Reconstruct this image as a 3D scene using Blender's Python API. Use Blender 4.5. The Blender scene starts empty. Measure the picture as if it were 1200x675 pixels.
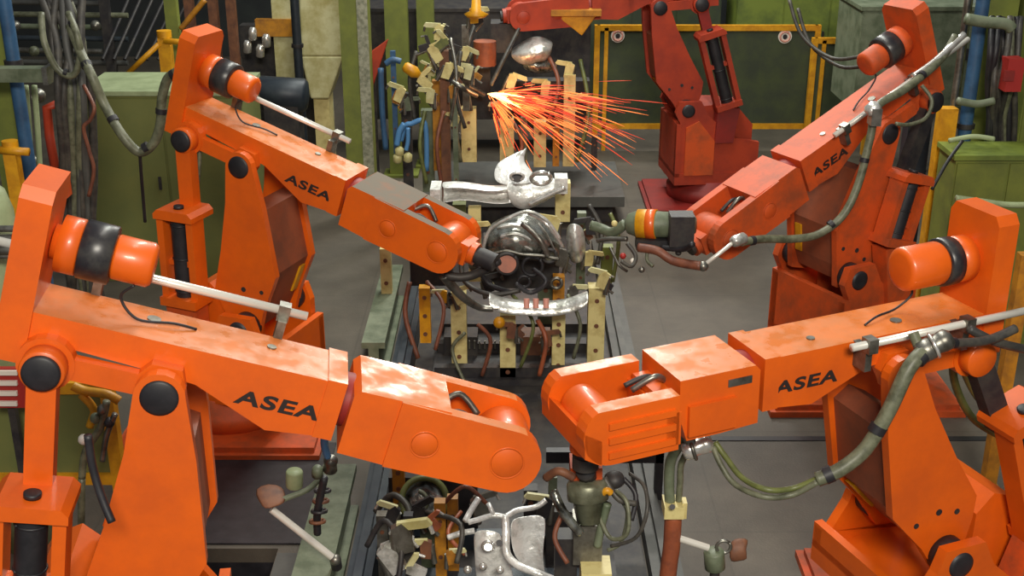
import bpy, math, random
from mathutils import Vector, Matrix
C = bpy.context.scene
COL = C.collection
R = math.radians
PI = math.pi
rnd = random.Random(7)

# ------------------------------------------------------------------ camera
FPX = 1434.748; PITCH = R(21.787); CAMH = 4.231
cam = bpy.data.cameras.new('camera'); camo = bpy.data.objects.new('camera', cam); COL.objects.link(camo)
cam.sensor_fit = 'HORIZONTAL'; cam.sensor_width = 36.0; cam.lens = 36.0 * FPX / 1200.0
cam.clip_end = 200
camo.location = (0, 0, CAMH); camo.rotation_euler = (PI/2 - PITCH, 0, 0)
C.camera = camo

# ------------------------------------------------------------------ world, lights, exposure
w = bpy.data.worlds.new('world'); C.world = w; w.use_nodes = True
bg = w.node_tree.nodes['Background']; bg.inputs[0].default_value = (0.85, 0.92, 1.0, 1); bg.inputs[1].default_value = 0.22
def area(name, loc, target, sx, sy, power, color=(1, 1, 1)):
    l = bpy.data.lights.new(name, 'AREA'); l.shape = 'RECTANGLE'; l.size = sx; l.size_y = sy
    l.energy = power; l.color = color
    o = bpy.data.objects.new(name, l); COL.objects.link(o); o.location = loc
    d = Vector(target) - Vector(loc)
    o.rotation_euler = d.to_track_quat('-Z', 'Y').to_euler()
    return o
area('hall_light_front', (0.8, -2.5, 7.2), (0.2, 7.5, 0.8), 3.0, 1.4, 900, (1.0, 0.93, 0.80))
area('hall_light_row', (0.4, 8.0, 8.5), (0.2, 8.0, 0), 6.0, 0.7, 215, (1.0, 0.95, 0.86))
area('hall_light_row', (0.4, 13.5, 8.5), (0.2, 13.5, 0), 8.0, 0.9, 640, (0.97, 1.0, 0.9))
area('hall_light_far', (1.6, 17.0, 6.45), (-0.4, 4.6, 1.9), 1.2, 0.5, 230, (1.0, 0.96, 0.88))
C.view_settings.view_transform = 'Standard'; C.view_settings.look = 'None'
C.view_settings.exposure = 0.0; C.view_settings.gamma = 1.0; C.view_settings.use_curve_mapping = False

# ------------------------------------------------------------------ materials
def lin(c):
    c = c/255.0
    return c/12.92 if c <= 0.04045 else ((c+0.055)/1.055)**2.4
def rgb(r, g, b): return (lin(r), lin(g), lin(b), 1)
def mat(name, col, rough=0.5, metal=0.0, col2=None, scale=6.0, bump=0.0, bscale=30.0, coat=0.0, lo=0.4, hi=0.65, emit=None, es=0.0):
    m = bpy.data.materials.new(name); m.use_nodes = True; nt = m.node_tree; b = nt.nodes['Principled BSDF']
    b.inputs['Roughness'].default_value = rough; b.inputs['Metallic'].default_value = metal
    b.inputs['Base Color'].default_value = col
    b.inputs['Coat Weight'].default_value = coat; b.inputs['Coat Roughness'].default_value = 0.12
    tc = nt.nodes.new('ShaderNodeTexCoord')
    if col2:
        n = nt.nodes.new('ShaderNodeTexNoise'); n.inputs['Scale'].default_value = scale; n.inputs['Detail'].default_value = 6; n.inputs['Roughness'].default_value = 0.65
        nt.links.new(tc.outputs['Object'], n.inputs['Vector'])
        r = nt.nodes.new('ShaderNodeValToRGB'); r.color_ramp.elements[0].position = lo; r.color_ramp.elements[1].position = hi
        r.color_ramp.elements[0].color = col; r.color_ramp.elements[1].color = col2
        nt.links.new(n.outputs['Fac'], r.inputs['Fac']); nt.links.new(r.outputs['Color'], b.inputs['Base Color'])
    if bump:
        n2 = nt.nodes.new('ShaderNodeTexNoise'); n2.inputs['Scale'].default_value = bscale; n2.inputs['Detail'].default_value = 4
        nt.links.new(tc.outputs['Object'], n2.inputs['Vector'])
        bp = nt.nodes.new('ShaderNodeBump'); bp.inputs['Strength'].default_value = bump; bp.inputs['Distance'].default_value = 0.02
        nt.links.new(n2.outputs['Fac'], bp.inputs['Height']); nt.links.new(bp.outputs['Normal'], b.inputs['Normal'])
    if emit:
        b.inputs['Emission Color'].default_value = emit; b.inputs['Emission Strength'].default_value = es
    return m
def patchy(m, lo, hi, scale):
    nt = m.node_tree; b = nt.nodes['Principled BSDF']; tc = nt.nodes.new('ShaderNodeTexCoord')
    n = nt.nodes.new('ShaderNodeTexNoise'); n.inputs['Scale'].default_value = scale; n.inputs['Detail'].default_value = 5
    r = nt.nodes.new('ShaderNodeMapRange'); r.inputs[1].default_value = 0.38; r.inputs[2].default_value = 0.62; r.inputs[3].default_value = lo; r.inputs[4].default_value = hi
    nt.links.new(tc.outputs['Object'], n.inputs['Vector']); nt.links.new(n.outputs['Fac'], r.inputs[0]); nt.links.new(r.outputs[0], b.inputs['Roughness'])
    return m
M = {}
M['orange'] = mat('orange_paint', rgb(226, 97, 14), 0.4, col2=rgb(208, 88, 20), scale=3, coat=0.25)
M['orange_top'] = patchy(mat('toplit_dusty_orange', rgb(214, 116, 44), 0.36, col2=rgb(188, 114, 60), scale=5, coat=0.0, lo=0.42, hi=0.75), 0.22, 0.6, 9)  # upward faces painted paler: overhead light and dust in one colour
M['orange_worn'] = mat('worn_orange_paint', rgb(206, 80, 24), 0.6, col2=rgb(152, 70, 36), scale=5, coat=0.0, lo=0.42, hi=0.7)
M['orange_shaded_grimy'] = mat('shaded_grimy_orange', rgb(150, 76, 46), 0.6, col2=rgb(118, 66, 46), scale=4)  # front webs: shade of the forward faces and grime put into one brown
M['orange_deep'] = mat('deep_dimmed_red_orange', rgb(174, 58, 26), 0.55, col2=rgb(144, 46, 28), scale=3)  # own red of small plates; on the far robot, dimmer light painted in
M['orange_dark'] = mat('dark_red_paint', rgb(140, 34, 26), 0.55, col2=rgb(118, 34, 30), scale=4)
M['orange_dust'] = mat('grey_dusted_cover', rgb(104, 92, 76), 0.7, col2=rgb(140, 84, 52), scale=6, lo=0.5, hi=0.8)
M['black'] = mat('black_rubber', rgb(30, 29, 33), 0.5, col2=rgb(44, 42, 46), scale=9)
M['black_band'] = mat('black_motor_band', rgb(34, 32, 36), 0.35, col2=rgb(60, 58, 56), scale=12)
M['dark'] = mat('dark_machinery', rgb(42, 40, 44), 0.55, metal=0.2, col2=rgb(66, 62, 58), scale=8)
M['sheet_white'] = mat('clean_sheet_metal', rgb(238, 238, 234), 0.32, metal=0.3, col2=rgb(150, 150, 142), scale=11, bump=0.6, bscale=18, lo=0.5, hi=0.72)
M['chrome'] = mat('bright_metal', rgb(232, 230, 224), 0.25, metal=0.7, col2=rgb(190, 186, 178), scale=14)
M['rod'] = mat('bright_rod', rgb(232, 228, 218), 0.3, metal=0.35)
M['perforated'] = mat('perforated_strip', rgb(158, 158, 138), 0.5, col2=rgb(104, 108, 88), scale=22)
M['steel'] = mat('grey_steel', rgb(140, 138, 130), 0.38, metal=0.8, col2=rgb(96, 92, 84), scale=10)
M['sheet'] = mat('pressed_sheet_metal', rgb(226, 226, 222), 0.3, metal=0.55, col2=rgb(150, 150, 140), scale=9, bump=0.5, bscale=16)
M['sheet_dark'] = mat('oily_sheet_metal', rgb(176, 178, 170), 0.26, metal=0.8, col2=rgb(52, 50, 44), scale=10, bump=0.5, bscale=14)
M['cream'] = mat('cream_paint', rgb(214, 200, 138), 0.5, col2=rgb(172, 152, 92), scale=9, lo=0.45, hi=0.75)
M['cream_pale'] = mat('pale_cream_paint', rgb(208, 204, 158), 0.5, col2=rgb(170, 160, 100), scale=4)
M['yellow'] = mat('yellow_paint', rgb(218, 156, 22), 0.45, col2=rgb(186, 124, 18), scale=8)
M['yellow_dim'] = mat('worn_yellow_paint', rgb(190, 128, 30), 0.5, col2=rgb(140, 92, 34), scale=8)
M['green'] = mat('green_paint', rgb(118, 126, 52), 0.55, col2=rgb(96, 104, 48), scale=3)
M['green_bright'] = mat('bright_green_paint', rgb(120, 134, 52), 0.55, col2=rgb(92, 106, 46), scale=3)
M['green_dark'] = mat('dark_green_paint', rgb(104, 110, 60), 0.65, col2=rgb(116, 118, 62), scale=2)
M['green_deep'] = mat('deep_green_curtain', rgb(52, 60, 44), 0.7, col2=rgb(66, 76, 44), scale=3)
M['green_pale'] = mat('pale_green_paint', rgb(156, 168, 128), 0.5, col2=rgb(134, 146, 108), scale=5)
M['grey_green'] = mat('grey_green_paint', rgb(112, 120, 98), 0.5, col2=rgb(78, 88, 66), scale=6)
M['steel_green'] = mat('greenish_steel', rgb(128, 130, 108), 0.4, metal=0.4, col2=rgb(84, 84, 66), scale=10)
M['hose'] = mat('grey_green_hose', rgb(112, 114, 92), 0.45, col2=rgb(74, 76, 58), scale=14)
M['hose_green'] = mat('green_hose', rgb(106, 112, 60), 0.45, col2=rgb(82, 88, 50), scale=14)
M['hose_dark'] = mat('dark_hose', rgb(54, 52, 50), 0.5, col2=rgb(80, 76, 68), scale=14)
M['hose_brown'] = mat('brown_hose', rgb(126, 74, 52), 0.5, col2=rgb(96, 56, 44), scale=12)
M['blue'] = mat('blue_paint', rgb(54, 92, 128), 0.5, col2=rgb(44, 72, 104), scale=6)
M['blue_bright'] = mat('blue_hose', rgb(84, 136, 186), 0.4)
M['blue_black'] = mat('blue_black_steel', rgb(34, 42, 52), 0.45, metal=0.2, col2=rgb(52, 60, 66), scale=5)
M['brown'] = mat('rusty_brown', rgb(120, 76, 50), 0.6, col2=rgb(88, 54, 40), scale=9)
M['rust'] = mat('rust_orange_tube', rgb(158, 84, 52), 0.5, col2=rgb(120, 64, 44), scale=7)
M['white'] = mat('white_enamel', rgb(226, 218, 206), 0.5)
M['pink'] = mat('pink_marker_highlight', rgb(214, 150, 134), 0.5)
M['red'] = mat('red_paint', rgb(160, 40, 34), 0.5)
M['glass_grey'] = mat('pale_grey_panel', rgb(168, 182, 176), 0.4)
M['grey_cab'] = mat('grey_cabinet', rgb(80, 80, 76), 0.55, col2=rgb(64, 64, 62), scale=4)
M['spark'] = mat('glowing_spark', rgb(255, 150, 70), 0.5, emit=(1.0, 0.22, 0.06, 1), es=0.95)
M['spark_red'] = mat('dim_red_spark', rgb(200, 60, 40), 0.5, emit=(1.0, 0.10, 0.04, 1), es=0.5)
M['spark_hot'] = mat('white_hot_spark', rgb(255, 230, 160), 0.5, emit=(1.0, 0.55, 0.22, 1), es=3.2)
M['ink'] = mat('black_lettering', rgb(40, 30, 28), 0.6)

# ------------------------------------------------------------------ mesh builder
class MB:
    def __init__(s): s.v = []; s.f = []; s.mi = []; s.sm = []
    def add(s, vs, fs, mi=0, sm=False):
        o = len(s.v); s.v += [tuple(v) for v in vs]
        for f in fs: s.f.append(tuple(i+o for i in f)); s.mi.append(mi); s.sm.append(sm)
        return s
    def prism(s, poly, y0, y1, T=None, mi=0, top=None, y0b=None):
        """poly in (x,z), extruded in y; T maps (x,y,z)->vec; 'top' = material index for faces looking up"""
        n = len(poly)
        A = sum(poly[i][0]*poly[(i+1) % n][1]-poly[(i+1) % n][0]*poly[i][1] for i in range(n))
        if A < 0: poly = poly[::-1]
        vs = [(x, y0, z) for x, z in poly]+[(x, y1, z) for x, z in poly]
        if T: vs = [T(*v) for v in vs]
        s.add(vs, [tuple(range(n)), tuple(range(2*n-1, n-1, -1))], mi)
        for i in range(n):
            j = (i+1) % n; k = mi
            dx = poly[j][0]-poly[i][0]; dz = poly[j][1]-poly[i][1]
            if top is not None and dx < 0 and abs(dz) < -dx*0.25: k = top
            s.add([vs[i], vs[i+n], vs[j+n], vs[j]], [(0, 1, 2, 3)], k)
        return s
    def box(s, x0, x1, y0, y1, z0, z1, T=None, mi=0, top=None):
        return s.prism([(x0, z0), (x1, z0), (x1, z1), (x0, z1)], y0, y1, T, mi, top)
    def cyl(s, p, q, r, r2=None, n=20, mi=0, caps=True):
        p = Vector(p); q = Vector(q); r2 = r if r2 is None else r2
        d = (q-p).normalized(); a = d.orthogonal().normalized(); b = d.cross(a)
        ring = lambda c, rr: [c+a*rr*math.cos(2*PI*i/n)+b*rr*math.sin(2*PI*i/n) for i in range(n)]
        A = ring(p, r); B = ring(q, r2)
        s.add(A+B, [(i, (i+1) % n, n+(i+1) % n, n+i) for i in range(n)], mi, True)
        if caps: s.add(A, [tuple(range(n-1, -1, -1))], mi); s.add(B, [tuple(range(n))], mi)
        return s
    def lathe(s, p, q, prof, n=24, mi=0):
        """prof = [(distance along p->q, radius)]"""
        p = Vector(p); q = Vector(q); d = (q-p).normalized(); a = d.orthogonal().normalized(); b = d.cross(a)
        vs = []
        for t, r in prof: vs += [p+d*t+a*r*math.cos(2*PI*i/n)+b*r*math.sin(2*PI*i/n) for i in range(n)]
        fs = [(k*n+i, k*n+(i+1) % n, (k+1)*n+(i+1) % n, (k+1)*n+i) for k in range(len(prof)-1) for i in range(n)]
        fs.append(tuple(range(n-1, -1, -1))); fs.append(tuple((len(prof)-1)*n+i for i in range(n)))
        return s.add(vs, fs, mi, True)
    def tube(s, pts, r, n=8, mi=0, smooth=True, sub=6):
        pts = [Vector(p) for p in pts]
        if smooth and len(pts) > 2:
            out = []
            for i in range(len(pts)-1):
                p0 = pts[max(i-1, 0)]; p1 = pts[i]; p2 = pts[i+1]; p3 = pts[min(i+2, len(pts)-1)]
                for k in range(sub):
                    t = k/sub
                    out.append(0.5*((2*p1)+(p2-p0)*t+(2*p0-5*p1+4*p2-p3)*t*t+(3*p1-p0-3*p2+p3)*t**3))
            out.append(pts[-1]); pts = out
        a = (pts[1]-pts[0]).orthogonal().normalized(); vs = []; m = len(pts)
        for i, p in enumerate(pts):
            d = (pts[min(i+1, m-1)]-pts[max(i-1, 0)]).normalized()
            a = (a-d*a.dot(d)); a = a.normalized() if a.length > 1e-6 else d.orthogonal().normalized()
            b = d.cross(a); rr = r(i/(m-1)) if callable(r) else r
            vs += [p+a*rr*math.cos(2*PI*k/n)+b*rr*math.sin(2*PI*k/n) for k in range(n)]
        fs = [(i*n+k, i*n+(k+1) % n, (i+1)*n+(k+1) % n, (i+1)*n+k) for i in range(m-1) for k in range(n)]
        fs += [tuple(range(n-1, -1, -1)), tuple((m-1)*n+k for k in range(n))]
        return s.add(vs, fs, mi, True)
    def torus(s, c, axis, R0, r, n=28, m=8, mi=0, a0=0, a1=2*PI):
        ax = Vector(axis).normalized(); a = ax.orthogonal().normalized(); b = ax.cross(a); c = Vector(c)
        full = abs(a1-a0-2*PI) < 1e-6
        pts = [c+(a*math.cos(a0+(a1-a0)*i/n)+b*math.sin(a0+(a1-a0)*i/n))*R0 for i in range(n+1)]
        return s.tube(pts, r, m, mi, smooth=False)
    def sphere(s, c, rx, ry=None, rz=None, n=16, m=10, mi=0):
        ry = ry or rx; rz = rz or rx; vs = []; fs = []
        for j in range(m+1):
            t = PI*j/m
            for i in range(n):
                vs.append((c[0]+rx*math.sin(t)*math.cos(2*PI*i/n), c[1]+ry*math.sin(t)*math.sin(2*PI*i/n), c[2]+rz*math.cos(t)))
        for j in range(m):
            for i in range(n): fs.append((j*n+i, (j+1)*n+i, (j+1)*n+(i+1) % n, j*n+(i+1) % n))
        return s.add(vs, fs, mi, True)
    def build(s, name, mats, parent=None, bevel=0.0):
        me = bpy.data.meshes.new(name)
        me.from_pydata(s.v, [], s.f)
        if not isinstance(mats, (list, tuple)): mats = [mats]
        for m in mats: me.materials.append(M[m] if isinstance(m, str) else m)
        me.polygons.foreach_set('material_index', s.mi); me.polygons.foreach_set('use_smooth', s.sm)
        me.update()
        o = bpy.data.objects.new(name, me); COL.objects.link(o)
        if parent: o.parent = parent
        if bevel:
            b = o.modifiers.new('bevel', 'BEVEL'); b.width = bevel; b.segments = 2; b.limit_method = 'ANGLE'; b.angle_limit = R(40)
        return o
def tag(o, label, cat, group=None, kind=None):
    if label: o['label'] = label
    if cat: o['category'] = cat
    if group: o['group'] = group
    if kind: o['kind'] = kind
    return o
def thing(name, label, cat, loc=(0, 0, 0), rz=0, group=None):
    o = bpy.data.objects.new(name, None); o.empty_display_size = 0.1; COL.objects.link(o)
    o.location = loc; o.rotation_euler = (0, 0, rz); return tag(o, label, cat, group)
def struct(o): o['kind'] = 'structure'; return o

# photograph measurements -> places in the hall
def ray(x, y):
    cp, sp = math.cos(PITCH), math.sin(PITCH); a = (x-600)/FPX; b = -(y-337.5)/FPX
    return Vector((a, cp+b*sp, -sp+b*cp))
def at(x, y, Y): d = ray(x, y); return Vector((0, 0, CAMH))+d*(Y/d.y)
def atz(x, y, z=0.0): d = ray(x, y); return Vector((0, 0, CAMH))+d*((z-CAMH)/d.z)

# ------------------------------------------------------------------ setting
fm = mat('hall_floor', rgb(78, 71, 62), 0.6, col2=rgb(94, 86, 75), scale=1.6, bump=0.1, bscale=60)
nt = fm.node_tree
tc = nt.nodes.new('ShaderNodeTexCoord'); br = nt.nodes.new('ShaderNodeTexBrick')
br.inputs['Scale'].default_value = 1.0; br.inputs['Brick Width'].default_value = 1.3; br.inputs['Row Height'].default_value = 1.3; br.offset = 0
br.inputs['Mortar Size'].default_value = 0.008
br.inputs['Color1'].default_value = (1, 1, 1, 1); br.inputs['Color2'].default_value = (0.86, 0.86, 0.86, 1); br.inputs['Mortar'].default_value = (0.45, 0.45, 0.45, 1)
mx = nt.nodes.new('ShaderNodeMix'); mx.data_type = 'RGBA'; mx.blend_type = 'MULTIPLY'; mx.inputs[0].default_value = 0.3
src = nt.nodes['Principled BSDF'].inputs['Base Color'].links[0].from_socket
nt.links.new(tc.outputs['Object'], br.inputs['Vector']); nt.links.new(src, mx.inputs[6]); nt.links.new(br.outputs['Color'], mx.inputs[7])
nt.links.new(mx.outputs[2], nt.nodes['Principled BSDF'].inputs['Base Color'])
PX0, PX1, PY0, PY1 = -2.25, -1.42, 5.3, 6.32     # pit opening
b = MB()
for x0, x1, y0, y1 in ((-9, 9, 1.0, PY0), (-9, 9, PY1, 22), (-9, PX0, PY0, PY1), (PX1, 9, PY0, PY1)):
    b.box(x0, x1, y0, y1, -0.1, 0.0)
struct(b.build('floor', fm))
b = MB(); t = 0.04
b.box(PX0, PX1, PY0, PY1, -0.62, -0.58)
b.box(PX0-t, PX0, PY0-t, PY1+t, -0.62, -0.1); b.box(PX1, PX1+t, PY0-t, PY1+t, -0.62, -0.1)
b.box(PX0, PX1, PY1, PY1+t, -0.62, -0.1); b.box(PX0, PX1, PY0-t, PY0, -0.62, -0.1)
struct(b.build('floor_pit', 'black'))
wm = mat('hall_back_wall', rgb(36, 38, 40), 0.8, col2=rgb(48, 52, 50), scale=1.5)
struct(MB().box(-9, 9, 21.6, 21.9, 0, 7).build('wall_back', wm))
struct(MB().box(-9.2, -9.0, 1, 21.9, 0, 7).build('wall_left', wm))
struct(MB().box(9.0, 9.2, 1, 21.9, 0, 7).build('wall_right', wm))
tag(MB().box(-0.02, 9, 7.66, 7.72, 0.0, 0.006).build('floor_channel', 'black'), 'dark channel line crossing the grey floor on the right', 'floor channel')

# ------------------------------------------------------------------ robots
def text_mesh(body, size):
    cu = bpy.data.curves.new('lettering', 'FONT'); cu.body = body; cu.size = size; cu.extrude = 0.0012; cu.offset = size*0.03; cu.space_character = 1.12
    o = bpy.data.objects.new('tmp', cu); COL.objects.link(o)
    me = bpy.data.meshes.new_from_object(o.evaluated_get(bpy.context.evaluated_depsgraph_get()))
    bpy.data.objects.remove(o); bpy.data.curves.remove(cu)
    return me

def robot(name, label, E, side, yaw, pitch, lean, La=1.12, near=-1, frame_d=0.5, rod=(-0.8, 0.5), rod_y=0.22, rod_n=0.275, caps=True, tool=0, fw=0.30, fu=0.0, plate=False, hb=1.0, mot=(0.09, 0.12, 0.14),
          mats=('orange', 'orange_top', 'orange_worn'), wtop='orange_top', wl=1.57, letters=True, link='orange', head=True, fork=1.0, wr=(0.0, 0.0), motor_ds=0.0):
    """E elbow centre in the world; side +1 faces the line from the left, -1 from the right.
    local axes: x forward (towards the line), y to the robot's left, z up; near = which local y side faces the aisle"""
    MO, MT, MW = mats
    yaw = R(yaw); pitch = R(pitch); lean = R(lean)
    u = Vector((side*math.cos(yaw), math.sin(yaw), 0)); rz = math.atan2(u.y, u.x)
    hs = E[2]-La*math.cos(lean)
    S = Vector(E)-u*(La*math.sin(lean))
    root = thing(name, label, 'industrial robot', (S.x, S.y, 0), rz, 'orange welding robots along the line')
    ex, ez = La*math.sin(lean), E[2]
    cpt, spt = math.cos(pitch), math.sin(pitch)
    def U(s, y, n): return Vector((ex+s*cpt-n*spt, y, ez+s*spt+n*cpt))       # upper arm frame
    dl = (-math.sin(lean), -math.cos(lean)); el = (math.cos(lean), -math.sin(lean))
    def Lw(wf, y, l): return Vector((ex+dl[0]*l+el[0]*wf, y, ez+dl[1]*l+el[1]*wf))  # lower arm frame: l down from elbow, wf forward
    # base, turret
    cR = Matrix.Rotation(-rz, 3, 'Z')
    def Wd(x, y, z): v = cR @ Vector((x, y, 0)); return Vector((v.x-0.36, v.y, z))     # squared up with the hall
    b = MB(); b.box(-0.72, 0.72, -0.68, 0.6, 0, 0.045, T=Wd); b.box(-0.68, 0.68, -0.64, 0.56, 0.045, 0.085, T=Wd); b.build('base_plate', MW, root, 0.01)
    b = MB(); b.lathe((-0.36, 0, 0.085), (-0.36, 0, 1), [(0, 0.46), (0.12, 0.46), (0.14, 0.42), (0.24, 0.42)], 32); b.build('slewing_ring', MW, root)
    zt = hs-0.14
    b = MB()
    b.box(-0.82, fw, -0.40, 0.40, 0.31, 0.44)
    b.box(fw-0.05, fw, -0.40, 0.40, 0.40, zt)                                     # front wall of the trough
    for s in (-1, 1):
        b.prism([(-0.80, 0.40), (fw, 0.40), (fw, zt-0.02), (fw-0.06, zt-0.04), (0.14, hs-0.02), (0.10, hs+0.1), (-0.14, hs+0.1), (-0.22, hs-0.05), (-0.5, hs-0.30), (-0.80, hs-0.36)], s*0.36-0.03, s*0.36+0.03)
    b.prism([(-0.76, 0.4), (-0.2, 0.4), (-0.2, hs+0.16*hb), (-0.30, hs+0.26*hb), (-0.42, hs+0.22*hb), (-0.58, hs+0.0*hb), (-0.76, hs-0.2)], -0.24, 0.24)
    b.build('turret', MO, root, 0.012)
    # lower arm
    b = MB()
    ear = [(0.10*math.cos(a), -0.10*math.sin(a)) for a in [R(x) for x in range(0, 181, 20)]]
    prof = ear+[(-0.12, 0.26), (-0.18, 0.6), (-0.25, 0.9), (-0.2, 1.02), (-0.07, La+0.1), (0.07, La+0.1), (0.12, 1.02), (0.235, 0.74), (0.16, 0.27)]
    for s in (-1, 1): b.prism(prof, s*0.24-0.026, s*0.24+0.026, T=lambda x, y, z: Lw(x, y, z))
    inner = [(-0.05, 0.36), (-0.14, 0.6), (-0.2, 0.9), (-0.12, La), (0.02, La+0.06), (0.1, 1.0), (0.205, 0.74), (0.13, 0.30), (0.03, 0.27)]
    la = b.build('lower_arm', MO, root, 0.01)
    b = MB(); b.prism(inner, -0.215, 0.215, T=lambda x, y, z: Lw(x, y, z)); b.build('front_panel', 'orange_shaded_grimy', la, 0.01)
    # yellow strip on the front lower edge
    b = MB(); b.box(-0.012, 0.012, -0.03, 0.03, 0.80, 1.0, T=lambda x, y, z: Lw(x+0.185-(z-0.80)*0.4, y-near*0.16, z)); b.build('warning_strip', 'yellow', la)
    for s in (-1, 1):
        if caps or s != near: b = MB(); b.lathe(Lw(0, s*0.255, 0), Lw(0, s*0.5, 0), [(0, 0.074), (0.018, 0.074), (0.02, 0.064), (0.024, 0.058)], 28, 0); b.build('elbow_pivot_cap', 'black', root)
        b = MB(); b.lathe(Lw(0, s*0.255, La), Lw(0, s*0.6, La), [(0, 0.1), (0.1, 0.1), (0.1, 0.075), (0.145, 0.07), (0.15, 0.05)], 24); b.build('shoulder_pivot_cap', 'black', root)
        for wf, l, r in ((-0.02, 0.86, 0.018), (-0.12, 0.92, 0.016), (0.12, 0.86, 0.015)):
            MB().cyl(Lw(wf, s*0.26, l), Lw(wf, s*0.27, l), r, n=10).build('fixing_screw', 'dark', la)
    # upper arm
    side_prof = [(-0.53, 0.178), (0.68, 0.178), (0.68, -0.07), (0.43, -0.10), (0.12, 0.03), (-0.05, 0.045), (-0.34, 0.06), (-0.53, 0.05)]
    b = MB(); b.prism(side_prof, -0.15, 0.15, T=lambda x, y, z: U(x, y, z), top=1)
    b.box(0.62, 0.70, -0.158, 0.158, -0.078, 0.186, T=lambda x, y, z: U(x, y, z), top=1)
    ua = b.build('upper_arm', [MO, MT], root, 0.012)
    ribp = [(-0.36, 0.045), (-0.10, 0.045), (-0.06, 0.10), (0.06, 0.10), (0.09, 0.02), (0.06, -0.07), (-0.05, -0.07), (-0.10, -0.045), (-0.36, -0.045)]
    rhead = [(-0.44+0.11*math.cos(R(a)), 0.11*math.sin(R(a))) for a in range(0, 360, 20)]
    for s in (-1, 1):
        b = MB(); b.prism(ribp, s*0.175-0.025, s*0.175+0.025, T=lambda x, y, z: U(x, y, z))
        b.prism(rhead, s*0.175-0.03, s*0.175+0.03, T=lambda x, y, z: U(x, y, z))
        b.build('arm_cheek', MO, ua, 0.008)
    for a_, r_ in ((-0.1, 0.028), (0.38, 0.02)):
        MB().cyl(U(a_, 0.04, 0.178), U(a_, 0.04, 0.184), r_, n=14).build('top_plug', 'steel', ua)
    # rear bracket plate (chamfered) carrying the motor
    zz = [(-0.165, -0.04), (0.165, -0.04), (0.165, 0.62), (0.135, 0.665), (-0.135, 0.665), (-0.165, 0.62)]
    b = MB(); b.prism(zz, -0.65, -0.53, T=lambda x, y, z: U(y-(z-0.2)*0.02, x, z))
    b.build('rear_bracket', [MO, MT], root, 0.012)
    # motor
    b = MB(); P0 = U(-0.53, 0, 0.42); P1 = U(0, 0, 0.42)
    dm = motor_ds
    mt = MB().lathe(P0, P1, [(0.0, 0.07), (0.02+dm, 0.07), (0.025+dm, 0.113), (0.10+dm, 0.113), (0.105+dm, 0.1)], 28).build('gear_ring', MO, root)
    for k in range(8):
        a = 2*PI*k/8+0.2; c = 0.09
        MB().cyl(U(-0.43+dm, c*math.cos(a), 0.42+c*math.sin(a)), U(-0.413+dm, c*math.cos(a), 0.42+c*math.sin(a)), 0.012, n=8).build('bolt', 'chrome', mt)
    MB().lathe(P0, P1, [(0.105+dm, 0.108), (0.11+dm, 0.118), (0.105+mot[1]+dm, 0.118), (0.11+mot[1]+dm, 0.108)], 28).build('motor_band', 'black_band', root)
    MB().lathe(P0, P1, [(0.11+mot[1]+dm, mot[0]-.004), (0.12+mot[1]+dm, mot[0]), (0.11+mot[1]+mot[2]+dm, mot[0]), (0.125+mot[1]+mot[2]+dm, mot[0]-.012), (0.13+mot[1]+mot[2]+dm, mot[0]-.03)], 28).build('motor', MO, root)
    # small cable from the motor to the arm
    MB().tube([U(-0.2, -0.05, 0.34), U(-0.24, -0.03, 0.27), U(-0.16, -0.04, 0.2), U(-0.02, 0.0, 0.2), U(0.07, 0.03, 0.184)], 0.006, 6).build('motor_cable', 'black', root)
    # silver rod with clamps
    b = MB(); b.tube([U(rod[0], rod_y, rod_n), U(rod[1], rod_y, rod_n)], 0.019, 12, smooth=False); b.build('support_rod', 'rod', root)
    sgn = 1 if rod_y > 0 else -1
    for s in (rod[1]-0.1, max(rod[0]+0.15, -0.35)):
        b = MB(); b.box(s-0.025, s+0.025, rod_y-0.03, rod_y+0.03, rod_n-0.04, rod_n+0.03, T=lambda x, y, z: U(x, y, z))
        b.box(s-0.018, s+0.018, min(sgn*0.14, rod_y), max(sgn*0.14, rod_y), rod_n-0.14, rod_n-0.02, T=lambda x, y, z: U(x, y, z))
        b.build('rod_clamp', 'steel', root, 0.005)
    # parallel link and spring unit
    yl = near*0.23
    Rp = (ex-0.44*cpt, ez-0.44*spt)
    def K(a, y, l): return Vector((Rp[0]+dl[0]*l+el[0]*a, y, Rp[1]+dl[1]*l+el[1]*a))
    lk = MB().prism([(-0.055, -0.02), (0.055, -0.02), (0.055+fu*0.5, frame_d+0.1), (-0.055+fu*0.5, frame_d+0.1)], yl-0.04, yl+0.04, T=lambda x, y, z: K(x, y, z)).build('parallel_link', link, root, 0.01)
    b = MB(); b.lathe(K(0, near*0.18, 0), K(0, near*0.6, 0), [(0, 0.086), (0.09, 0.086), (0.095, 0.082)], 28); b.build('link_eye', MO, lk)
    if caps: b = MB(); b.lathe(K(0, near*0.272, 0), K(0, near*0.6, 0), [(0, 0.072), (0.018, 0.072), (0.02, 0.062), (0.024, 0.056)], 28); b.build('link_pivot_cap', 'black', root)
    fy = near*0.36; f0 = frame_d; K0 = K
    def K(a, y, l): return K0(a+fu, y, l)
    cap = [(-0.15, f0), (-0.12, f0-0.03), (0.12, f0-0.03), (0.15, f0), (0.15, f0+0.035), (-0.15, f0+0.035)]
    b = MB(); b.prism(cap, min(fy-near*0.17, fy+near*0.085), max(fy-near*0.17, fy+near*0.085), T=lambda x, y, z: K(x, y, z), top=1)
    Lf = La-0.02
    for a in (-0.115, 0.115): b.box(a-0.026, a+0.026, fy-0.065, fy+0.065, f0+0.02, Lf, T=lambda x, y, z: K(x, y, z))
    b.box(-0.14, 0.14, fy-0.1, fy+0.1, Lf-0.04, Lf+0.02, T=lambda x, y, z: K(x, y, z))
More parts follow.
